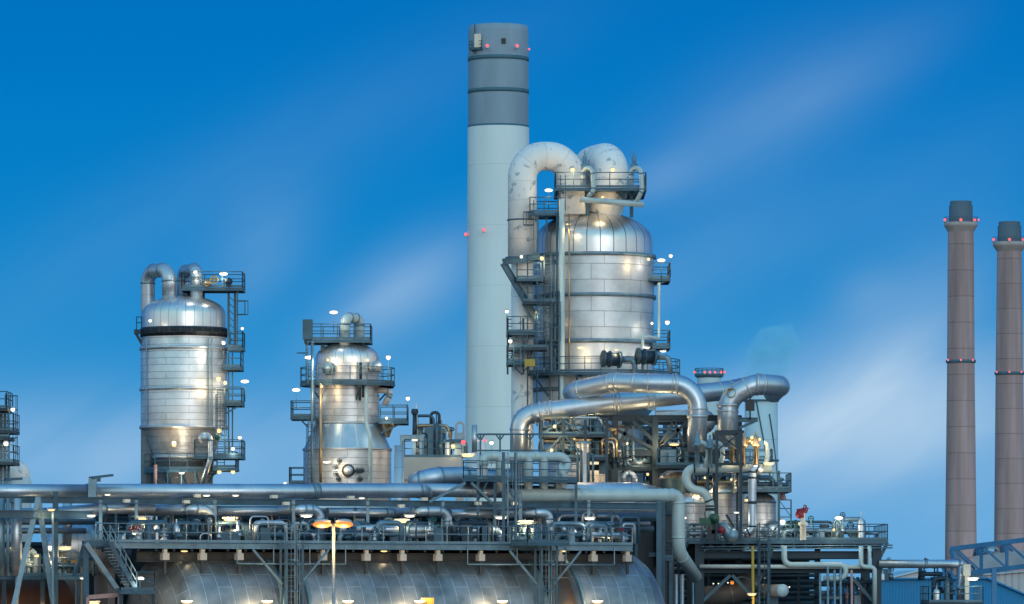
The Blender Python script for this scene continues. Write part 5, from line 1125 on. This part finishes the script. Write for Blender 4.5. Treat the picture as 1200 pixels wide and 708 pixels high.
mb = MB(); ladder(mb, (B(894, 0).x, Yr-1.2, 0), (B(894, 0).x, Yr-1.2, z1+1.2), (0, -1, 0), .6)
for x in (889, 900): mb.beam((B(x, 0).x, Yr-.8, 0), (B(x, 0).x, Yr-.8, z1), .16, .16)
build('ladder', mb, 'steel', rd)
mb = MB()
for k in range(17): mb.beam((B(805+k*14, 0).x, Yr+.1, z1-.35), (B(805+k*14, 0).x, Yr+11.8, z1-.35), .16, .3)
build('joist', mb, 'steel_dark', rd)
# step bay to the walkway's end
sb2 = root('stair_bay', 'small railed landing and stair joining the walkway to the right deck', 'stair', B(760, 708, -6))
zz = P(0, 654, 318).z; plat_poly(sb2, [(P(744, 0, 316).x, 316), (P(788, 0, 316).x, 316), (P(788, 0, 316).x, 320), (P(744, 0, 316).x, 320)], zz, [(0, 1), (3, 4)], name='landing')
build('stringer', MB().beam(P(786, 655, 318.5), P(806, 636, 325), .1, .3).beam(P(786, 655, 320), P(806, 636, 326.5), .1, .3), 'steel', sb2)
mb = MB(); 
for h in (1.0, .5): mb.tube([P(786, 655, 318.5)+Vector((0, 0, h)), P(804, 638, 325)+Vector((0, 0, h))], .05, 6)
for k in range(5): p = P(786, 655, 318.5).lerp(P(804, 638, 325), k/4); mb.tube([p, p+Vector((0, 0, 1))], .045, 5)
build('handrail', mb, 'galv', sb2)
mb = MB()
for x in (746, 786): mb.beam((P(x, 0, 316).x, 316.2, 0), (P(x, 0, 316).x, 316.2, zz-.2), .25, .25)
build('leg', mb, 'steel', sb2)

# silver drums on the deck
def drum(xc, w, yt, yb, d, label, m_='clad'):
    cc = Vector((B(xc, 0).x, Yr+d, 0)); rr_ = w/2*sr; rt = root('process_drum', label, 'vessel', Vector((cc.x, cc.y, z1)))
    za = B(0, yt).z; zb_ = B(0, yt+12).z
    build('shell', MB().lathe(cc, [(rr_, z1), (rr_, zb_)], 48), m_, rt)
    build('dome', MB().lathe(cc, [(rr_, zb_)]+[(max(.01, rr_*math.cos(R(k))), zb_+(za-zb_)*math.sin(R(k))) for k in (15, 30, 45, 60, 75, 90)], 48), 'gore', rt)
    build('hoop', MB().lathe(cc, [(rr_*.98, zb_-.06), (rr_*1.03, zb_-.06), (rr_*1.03, zb_+.06), (rr_*.98, zb_+.06)], 48), 'galv', rt); return rt
drum(893, 38, 576, 634, 3, 'silver drum with a domed top at the right end, behind the blue-grey upright pipe', 'clad')
drum(850, 42, 564, 634, 6, 'tall silver drum in the middle, behind the red and green valves')
drum(812, 34, 576, 634, 5, 'silver drum behind the S-shaped pale pipe')
drum(790, 18, 604, 634, 7, 'narrow silver drum partly hidden behind the pale downturned pipe')
drum(799, 44, 546, 634, 9, 'wide dished vessel head under the dark frame', 'steel')
# S-bend and header
hd_pts = [B(905, 549, -1), B(830, 549, -1), B(806, 549, -1), B(803, 564, -1), B(812, 574, -1), B(826, 576, -1), B(832, 590, -1), B(832, 622, -1)]
pipe('pale_pipe', hd_pts, 5.1*sr, 'pale', 'pale S-shaped pipe coming from the right and dropping to the valves', bend=.95, seg=22, rings=[(B(832, 597, -1), (0, 0, 1))], ring_mat='steel_dark')
pipe('blue_pipe', [B(893, 553, -2), B(882, 547, -2), B(881.5, 560, -2), B(881.5, 622, -2), B(872, 626, -2)], 4.9*sr, 'pipe_alu', 'upright silver pipe with a clamp before the right drum', bend=.5, seg=20, rings=[(B(881.5, 589, -2), (0, 0, 1))], ring_mat='steel_dark')
for (xa, xb, lab) in ((815, 829, 'left pale hooked pipe on the small valve gantry'), (832, 846, 'second pale hooked pipe on the small valve gantry'), (880, 886, 'third pale hooked pipe right of the silver elbow'), (895, 899, 'rightmost pale hooked pipe by the warm lamp')):
    pipe('hooked_pipe', [B(xa, 519, -1.2), B(xb, 519, -1.2), B(xb+1, 535, -1.2), B(xb-3, 548, -1.2)], 2.9*sr, 'pale', lab, bend=.6, seg=14, flanges=False)
for k, (x, y0, y1, mt) in enumerate(((817, 505, 548, 'galv'), (832, 510, 548, 'galv'), (871, 506, 548, 'bronze'), (886, 506, 548, 'bronze'), (858, 512, 544, 'bronze'))):
    rv = root('relief_valve', '%s upright relief valve from the left on the gantry below the silver elbows' % names_[k], 'valve', B(x, y1, -1.6), 'relief valves on the gantry')
    build('body', MB().lathe(B(x, y1, -1.6), [(.16, 0), (.16, (y1-y0)*sr*.55), (.32, (y1-y0)*sr*.57), (.32, (y1-y0)*sr*.63), (.2, (y1-y0)*sr*.66), (.2, (y1-y0)*sr*.85), (.08, (y1-y0)*sr*.88), (.08, (y1-y0)*sr)], 14), mt, rv)
    build('flange', MB().ring(B(x, y0+(y1-y0)*.4, -1.6), .26, .07, 14), 'steel_dark', rv)
pipe('short_header', [B(870, 517, -1), B(888, 517, -1)], .25, 'bronze', 'short brass-lit header between the relief valves', seg=12)
gt = steel_frame('valve_gantry', 'small braced steel gantry round the foot of the right silver elbow', 838, 872, (840, 868), (506, 544), 323.5, 328, 505, braces=[(840, 507, 868, 528), (868, 507, 840, 528), (845, 530, 862, 545)], w=.2, m_='steel_dark', bottom=z1)
pq = root('middle_platform', 'railed platform over the right silver drum', 'platform', B(900, 640, 0)); 
plat_poly(pq, [(B(863, 0).x, Yr-1), (B(926, 0).x, Yr-1), (B(926, 0).x, Yr+5), (B(863, 0).x, Yr+5)], B(0, 573, -1).z, [(0, 1), (1, 2), (3, 4)], name='deck')
for x in (866, 912): build('leg', MB().beam((B(x, 0).x, Yr-.8, z1), (B(x, 0).x, Yr-.8, B(0, 552).z), .16, .16), 'steel', pq)
build('brace', MB().beam(B(830, 575, 0), B(850, 552, 0), .16, .16), 'steel', pq); build('leg', MB().beam(B(829, 600, .5), B(829, 548, .5), .2, .2), 'steel', pq)
cg = root('cage_tower', 'pale blue lattice cage right of the drums', 'steel frame', B(920, 633, 2)); mb = MB()
for x in (913, 927):
    for d in (1, 3): mb.beam(B(x, 633, d), B(x, 586, d), .1, .1)
for y in (586, 596, 606, 616, 626): mb.beam(B(913, y, 1), B(927, y, 1), .07, .07); mb.beam(B(913, y, 3), B(927, y, 3), .07, .07); mb.beam(B(927, y, 1), B(927, y, 3), .07, .07)
for y in (586, 606): mb.beam(B(913, y, 1), B(927, y+20, 1), .05, .05)
build('lattice', mb, 'steel', cg)
build('beacon_cone', MB().lathe(B(917, 586, 2), [(.3, 0), (.05, .8), (.01, .85)], 10), 'pink_steel', cg)
# green and red valves
gv = root('motor_valve', 'green motor valve with a pale slanting body and red actuator on the right deck', 'valve', B(838, 633, -2))
build('body', MB().tube([B(845, 612, -2.4), B(858, 633, -2.4)], [.3, .45], 18).ball(B(858, 628, -2.4), .5, 16), 'galv', gv)
build('actuator', MB().lathe(B(838, 607, -2.6), [(.01, .2), (.22, .18), (.32, .1), (.32, -.3), (.15, -.5)], 20, axis=(.6, -.75, .1)).box(B(826, 611, -2.4), .8, .5, .45).tube([B(822, 612, -2.4), B(842, 611, -2.4)], .18, 10), 'green', gv)
build('actuator', MB().lathe(B(846, 621, -2.8), [(.01, .18), (.2, .16), (.25, .1), (.25, -.4)], 18, axis=(.1, -1, 0)), 'red', gv)
build('yoke', MB().box(B(838, 617, -2.2), .5, .5, 1.0).box(B(835, 627, -2.2), .7, .5, .7).beam(B(851, 603, -2.2), B(860, 618, -2.2), .16, .16), 'dark', gv)
rvv = root('hand_valve', 'red cross-shaped valve on a pale stem standing highest on the right deck', 'valve', B(940, 633, 0))
build('stem', MB().lathe(B(941, 633, 0), [(.22, 0), (.22, 1.0), (.34, 1.05), (.34, 1.2), (.15, 1.3), (.15, 2)], 14), 'cream', rvv)
build('head', MB().tube([B(934, 600, 0), B(945, 598, 0)], .2, 10).tube([B(940, 607, 0), B(940, 596, 0)], .18, 10).ball(B(937, 603, -.1), .3, 12), 'red', rvv); wm = MB(); wheel(wm, B(944, 596, 0), .25, (1, -.6, .3)); build('hand_wheel', wm, 'red', rvv)
manifold(920, 980, 633, lambda x: Yr+1, 'green-topped valves and short pipes left of the deck floodlight', 61, h=1.5, n=12, wheels=('green', 'steel_dark', 'green'), cols=('galv', 'steel', 'pale'))
manifold(980, 1020, 633, lambda x: Yr+1, 'thin pipes right of the deck floodlight', 62, h=1.7, n=6, wheels=('steel_dark',), cols=('galv', 'pale'))
manifold(805, 870, 633, lambda x: Yr+1, 'low pipes under the green motor valve', 63, h=1.3, n=9, wheels=('steel_dark',), cols=('galv', 'pipe_dull'))
gq = single('pump_housing', MB().ball(B(930, 617, 1.6), .36, 14, 1.6, 1, .9).box(B(932, 625, 1.6), 1.7, .6, .5).tube([B(922, 620, 1.6), B(940, 620, 1.6)], .2, 10), 'green', 'green rounded pump housing behind the railing on the right deck', 'pump')
pipe('silver_pipe', [B(896, 628, 2), B(905, 617, 2), B(912, 622, 2), B(914, 634, 2)], .5, 'pipe_alu', 'short rounded silver bend on the right deck beside the ladder', bend=.6, seg=18)
pipe('silver_pipe', [B(918, 634, 1), B(919, 622, 1), B(1006, 622, 1), B(1007, 634, 1)], .2, 'galv', 'thin low pipe arching along the right deck', bend=.4, seg=12, flanges=False)
lamp('pole', 983, 607, Yr-.2, 'bright floodlight on its mast on the right deck', 'lamp_white', 90, scale=.95)
lamp('bulkhead', 917, 612, Yr+.2, 'round warm lamp beside the drums on the right deck', 'lamp_white', 80, scale=1.2)
lamp('tube', 863, 601, Yr-1.5, 'small slanting strip lamp between the two silver drums', 'lamp_white', 30, scale=.5)
lamp('bulkhead', 803, 607, Yr-.5, 'small lamp right of the pale downturned pipe', 'lamp_white', 15, scale=.5)
lamp('tube', 901, 544, Yr-2.2, 'bright warm strip lamp at the end of the pale header pipe', 'lamp_warm', 90, scale=.9)
lamp('bulkhead', 881, 513, Yr-1.6, 'glaring warm lamp between the relief valves', 'lamp_warm', 90, scale=.7)
lamp('bulkhead', 890, 515, Yr-1.6, 'second warm lamp right of the relief valves', 'lamp_warm', 60, scale=.6)
lamp('bulkhead', 858, 531, Yr-1, 'warm lamp inside the small gantry', 'lamp_warm', 70, scale=.5)
lamp('bulkhead', 857, 562, Yr+2.4, 'warm lamp above the tall silver drum', 'lamp_warm', 60, scale=.5)
lamp('bulkhead', 977, 621, Yr+.2, 'tiny warm lamp at the foot of the deck floodlight', 'lamp_warm', 15, scale=.5)
lamp('tube', 881, 697, Yr-2.4, 'bright yellow strip lamp on the yellow post under the right deck', 'lamp_warm', 50, scale=.8)
single('yellow_post', MB().tube([B(882, 640, -2), Vector((B(882, 0).x, Yr-2, 0))], .1, 8), 'yellow', 'thin yellow post under the right deck left of the ladder', 'post')

# beneath the right deck
pipe('pale_pipe', [B(919, 640, -.8), B(919, 662, -.8), B(991, 662, -.8), B(991, 676, -.8), B(980, 678, -.8), B(965, 678, -.8)], .2, 'pale', 'pale bent pipe hanging left under the right deck', bend=.5, seg=12, flanges=False)
pipe('pale_pipe', [B(1009, 640, -.8), B(1009, 664, -.8), B(1025, 665, -.8), B(1025, 708, -.8)], .16, 'pale', 'pale bent pipe dropping at the right corner under the deck', bend=.3, seg=12, flanges=False)
pipe('pale_pipe', [B(820, 664, -.6), B(868, 664, -.6), B(1010, 664.5, -.6)], .14, 'pale_flat', 'thin straight pale pipe running under the right deck', seg=12, flanges=False)
pipe('pale_pipe', [B(1019, 640, -.7), B(1019, 664, -.7), B(1008, 664, -.7)], .13, 'pale', 'thin pale pipe dropping inside the right corner under the deck', bend=.2, seg=10, flanges=False)
ct = root('pale_cylinder', 'pale cylinder with a round white end under the right deck', 'tank', B(905, 708, 0))
build('shell', MB().tube([B(885, 692, 5), B(917, 692, 0)], 7.2*sr, 24), 'beige', ct); build('end_cap', MB().lathe(B(917, 692, 0), [(7.4*sr, -.1), (7.4*sr, .05), (.01, .1)], 24, axis=(B(917, 692, 0)-B(885, 692, 5))), 'stack_pale', ct); build('leg', MB().box(B(905, 704, 2), .8, .8, .8), 'steel', ct)
pipe('brown_duct', [B(826, 700, 3), B(870, 694, 3), B(884, 668, 4)], .75, 'brown_clad', 'thick brownish duct in the shadow under the right deck', bend=1.4, seg=22)
for k, (x, y0, mt) in enumerate(((792, 673, 'pipe_alu'), (799, 673, 'pipe_alu'), (812, 664, 'galv'), (970, 664, 'galv'), (978, 668, 'galv'), (998, 668, 'pink_steel'), (985, 666, 'galv'), (961, 672, 'galv'))):
    single('vertical_pipe', MB().tube([B(x, y0, -1), Vector((B(x, 0).x, Yr-1, 0))], .16 if k < 2 else .09, 10), mt, '%s upright pipe from the left under the right deck' % names_[k], 'pipe', 'upright pipes under the right deck')
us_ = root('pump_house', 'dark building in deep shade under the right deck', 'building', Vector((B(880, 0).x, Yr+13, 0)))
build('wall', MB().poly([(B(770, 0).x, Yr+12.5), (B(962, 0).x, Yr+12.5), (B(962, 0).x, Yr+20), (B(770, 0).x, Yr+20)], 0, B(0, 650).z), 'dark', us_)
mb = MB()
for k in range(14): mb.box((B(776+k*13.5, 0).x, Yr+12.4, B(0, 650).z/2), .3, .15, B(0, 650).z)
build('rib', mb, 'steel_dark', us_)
mb = MB()
for k in range(9): mb.tube([B(772, 655+k*6.5, 8+(k % 3)), B(958, 655+k*6.5, 8+(k % 3))], .12+.06*(k % 3), 10)
pk_ = root('pipe_bank', 'bank of stacked dark pipes in the shade under the right deck', 'pipework', B(870, 708, 8)); build('pipe_run', mb, 'steel', pk_)
mb = MB()
for k in range(5): mb.beam(Vector((B(800+k*36, 0).x, Yr+8, 0)), Vector((B(800+k*36, 0).x, Yr+8, B(0, 652).z)), .2, .2)
build('stanchion', mb, 'steel_dark', pk_)
fc = steel_frame('corner_rack', 'small dark frame with pipes at the right corner under the deck', 958, 1026, (960, 985, 1010), (686, 700), 330, 334, 676, w=.18, m_='steel_dark')
manifold(960, 1024, 708, lambda x: Yr+2, 'valves and thin pipes low at the right corner under the deck', 71, h=1.8, n=12, wheels=('steel_dark',), cols=('steel', 'galv', 'pink_steel'))
lamp('bulkhead', 858, 683, Yr+2, 'orange lamp glowing deep under the right deck', 'lamp_amber', 5, scale=.8)
for k, (x, y) in enumerate(((836, 684), (842, 684), (848, 683), (853, 683), (896, 678), (925, 653), (925, 688), (1006, 690))):
    lamp('bulkhead', x, y, Yr+4, '%s tiny white lamp from the left in the shade under the right deck' % names_[k], 'lamp_white', 8, 'tiny lamps under the right deck', scale=.3)
for (x, pw) in ((735, 60), (752, 60)):
    pass
mb_ = root('braced_column', 'tall steel column where the walkway ends, below the pale pipe bend', 'steel frame', P(772, 708, 315)*Vector((1, 1, 0)))
build('column', MB().beam((P(775, 0, 315).x, 315, 0), P(775, 590, 315), .5, .5), 'steel', mb_); build('beam', MB().beam(P(740, 650, 315.5), P(775, 650, 315.5), .2, .3), 'steel', mb_)
manifold(742, 770, 655, lambda x: 318, 'small pipes on the landing at the end of the walkway', 81, h=1.6, n=6, wheels=('steel_dark',), cols=('galv', 'pale_flat'))
lamp('bulkhead', 733, 606, 322, 'warm lamp behind the right end of the walkway', 'lamp_warm', 120, scale=.8)
single('panel_drum', MB().lathe(P(729, 625, 323), [(.9, 0), (.9, 2.2), (.5, 2.7), (.01, 2.8)], 20), 'cream', 'cream upright pot lit by a warm lamp near the end of the walkway', 'vessel')

# ================================================================== RIGHT BACKGROUND
tp_ = P(0, 659, 322)
pipe('long_pipe', [P(1030, 661, 326), P(1124, 661, 326), P(1126, 661, 326), P(1126, 720, 326)], 5*sr, 'pipe_alu', 'silver pipe leaving the right deck and turning down at its end', bend=.75, seg=22, rings=[(P(1085, 661, 326), (1, 0, 0)), (P(1126, 690, 326), (0, 0, 1))])
single('pipe_bracket', MB().beam(P(1083, 655, 326), P(1089, 658, 326), .15, .2), 'steel_dark', 'small dark bracket on top of the silver pipe at right', 'bracket')
pf = root('small_platform', 'small railed platform around the downturned silver pipe at right', 'platform', P(1120, 708, 324))
plat_poly(pf, [(P(1088, 0, 323).x, 323), (P(1152, 0, 323).x, 323), (P(1152, 0, 323).x, 329), (P(1088, 0, 323).x, 329)], P(0, 706, 323).z, [(0, 1), (1, 2), (3, 4)], name='deck', hm='steel_dark')
mb = MB()
for x in (1092, 1148): mb.beam((P(x, 0, 324).x, 324, 0), (P(x, 0, 324).x, 324, P(0, 707, 323).z), .2, .2)
build('leg', mb, 'steel_dark', pf)
manifold(1095, 1118, 704, lambda x: 325, 'dark valve beside the downturned pipe at right', 91, h=1.8, n=4, wheels=('steel_dark',), cols=('steel_dark',))
lamp('tube', 1140, 679, 323, 'bright lamp right of the downturned silver pipe at right', 'lamp_white', 80, scale=1.0)
single('lamp_mast', MB().beam(P(1133, 665, 325), P(1133, 708, 325), .3, .3).box(P(1133, 668, 324.9), .5, .3, .8), 'cream', 'pale stubby mast carrying the bright lamp at right', 'mast')
# blue sheds
def shed(x0, x1, yt, ye, Yn, Yf, ridge_x, label, wall, roof, ye2=None):
    rt = root('shed', label, 'building', Vector((P((x0+x1)/2, 0, Yn).x, Yn, 0)))
    xa, xb, xr = P(x0, 0, Yn).x, P(x1, 0, Yn).x, P(ridge_x, 0, Yn).x; ze = P(0, ye, Yn).z; zr_ = P(0, yt, Yn).z; zf = P(0, ye2 or ye, Yn).z
    mb = MB(); mb.v = [Vector(p) for p in ((xa, Yn, 0), (xb, Yn, 0), (xb, Yn, zf), (xr, Yn, zr_), (xa, Yn, ze), (xa, Yf, 0), (xb, Yf, 0), (xb, Yf, zf), (xr, Yf, zr_), (xa, Yf, ze))]
    w_ = xb-xa
    mb.face((0, 1, 2, 3, 4), [(0, 0), (w_, 0), (w_, ze), (xr-xa, zr_), (0, ze)]); mb.face((6, 5, 9, 8, 7), [(0, 0), (w_, 0), (w_, ze), (xr-xa, zr_), (0, ze)]); mb.face((5, 0, 4, 9), [(0, 0), (Yf-Yn, 0), (Yf-Yn, ze), (0, ze)]); mb.face((1, 6, 7, 2), [(0, 0), (Yf-Yn, 0), (Yf-Yn, ze), (0, ze)])
    build('wall', mb, wall, rt); rb = MB()
    for (p, q) in (((xa, ze), (xr, zr_)), ((xr, zr_), (xb, zf))):
        a = Vector((p[0], 0, p[1]+.12)); b = Vector((q[0], 0, q[1]+.12)); c_ = (a+b)/2; c_.y = (Yn+Yf)/2; d = (b-a).normalized(); rb.box(c_, (b-a).length, Yf-Yn+.8, .16, d, Vector((0, 1, 0)), d.cross(Vector((0, 1, 0))))
    build('roof', rb, roof, rt); return rt
shed(1000, 1236, 679, 680, 440, 470, 1157, 'long blue clad shed at the bottom right with its roof sloping down to the right', 'blue_clad', 'blue_clad', 713)
shed(1152, 1320, 671, 675, 480, 520, 1200, 'grey clad shed beneath the conveyor at the right edge', 'grey_roof', 'grey_roof')
shed(1042, 1084, 670, 679, 476, 500, 1078, 'pale shed roof showing above the long blue shed', 'panel_pale', 'stack_pale')
manifold(1078, 1118, 680, lambda x: 428, 'rooftop machinery behind the downturned pipe at right', 95, h=1.6, n=8, wheels=('steel_dark',), cols=('steel_dark', 'truss_blue'), cat='machinery')
manifold(1034, 1046, 680, lambda x: 425, 'small dark plant on the blue shed just right of the deck column', 96, h=1.8, n=5, wheels=('steel_dark',), cols=('steel_dark', 'galv'), cat='machinery')
# conveyor bridge
cv = root('conveyor_bridge', 'blue lattice conveyor bridge with pale panels rising off the right edge', 'bridge', P(1160, 700, 400))
TL = [P(1118, 643, 404), P(1240, 628, 401)]; BL = [P(1140, 671, 404), P(1240, 659, 401)]
for d in (0, 3.2):
    o = Vector((0, d, 0))
    build('top_chord', MB().beam(TL[0]+o, TL[1]+o, .35, .4), 'truss_blue', cv); build('bottom_chord', MB().beam(BL[0]+o, BL[1]+o, .35, .4), 'truss_blue', cv)
    build('end_post', MB().beam(TL[0]+o, P(1120, 655, 404)+o, .3, .3).beam(P(1122, 655, 404)+o, BL[0]+o, .3, .3), 'truss_blue', cv)
    nb = 4
    tx = [TL[0].lerp(TL[1], (k*30+2)/122) for k in range(5)]; bx_ = [BL[0].lerp(BL[1], max(0, (k*30-12))/100) for k in range(5)]
    for k in range(1, 5):
        build('post', MB().beam(tx[k]+o, BL[0].lerp(BL[1], (k*30+2-22)/100)+o, .28, .28), 'truss_blue', cv)
        build('diagonal', MB().beam(tx[k-1]+o, BL[0].lerp(BL[1], (k*30+2-22)/100)+o, .2, .2), 'truss_blue', cv)
mb = MB(); a0, a1 = P(1143, 669, 405), P(1240, 657.5, 402); h_ = Vector((0, 0, 1.25)); dd_ = Vector((0, .08, 0))
mb.beam(a0+h_/2+Vector((0, .5, 0)), a1+h_/2+Vector((0, .5, 0)), .1, 1.3); build('side_panel', mb, 'panel_pale', cv)
build('floor', MB().beam(a0+Vector((0, 1.4, -.1)), a1+Vector((0, 1.4, -.1)), 3, .15), 'steel', cv)
manifold(1142, 1176, 652, lambda x: 408, 'lit machinery inside the conveyor bridge', 97, h=.9, n=7, wheels=('red', 'steel_dark'), cols=('cream', 'red', 'galv'), cat='machinery')
for (x, lab) in ((1165, 'first'), (1232, 'second')):
    build('trestle', MB().beam(Vector((P(x, 0, 403).x, 403, 0)), P(x, 666, 403), .4, .4), 'truss_blue', cv)
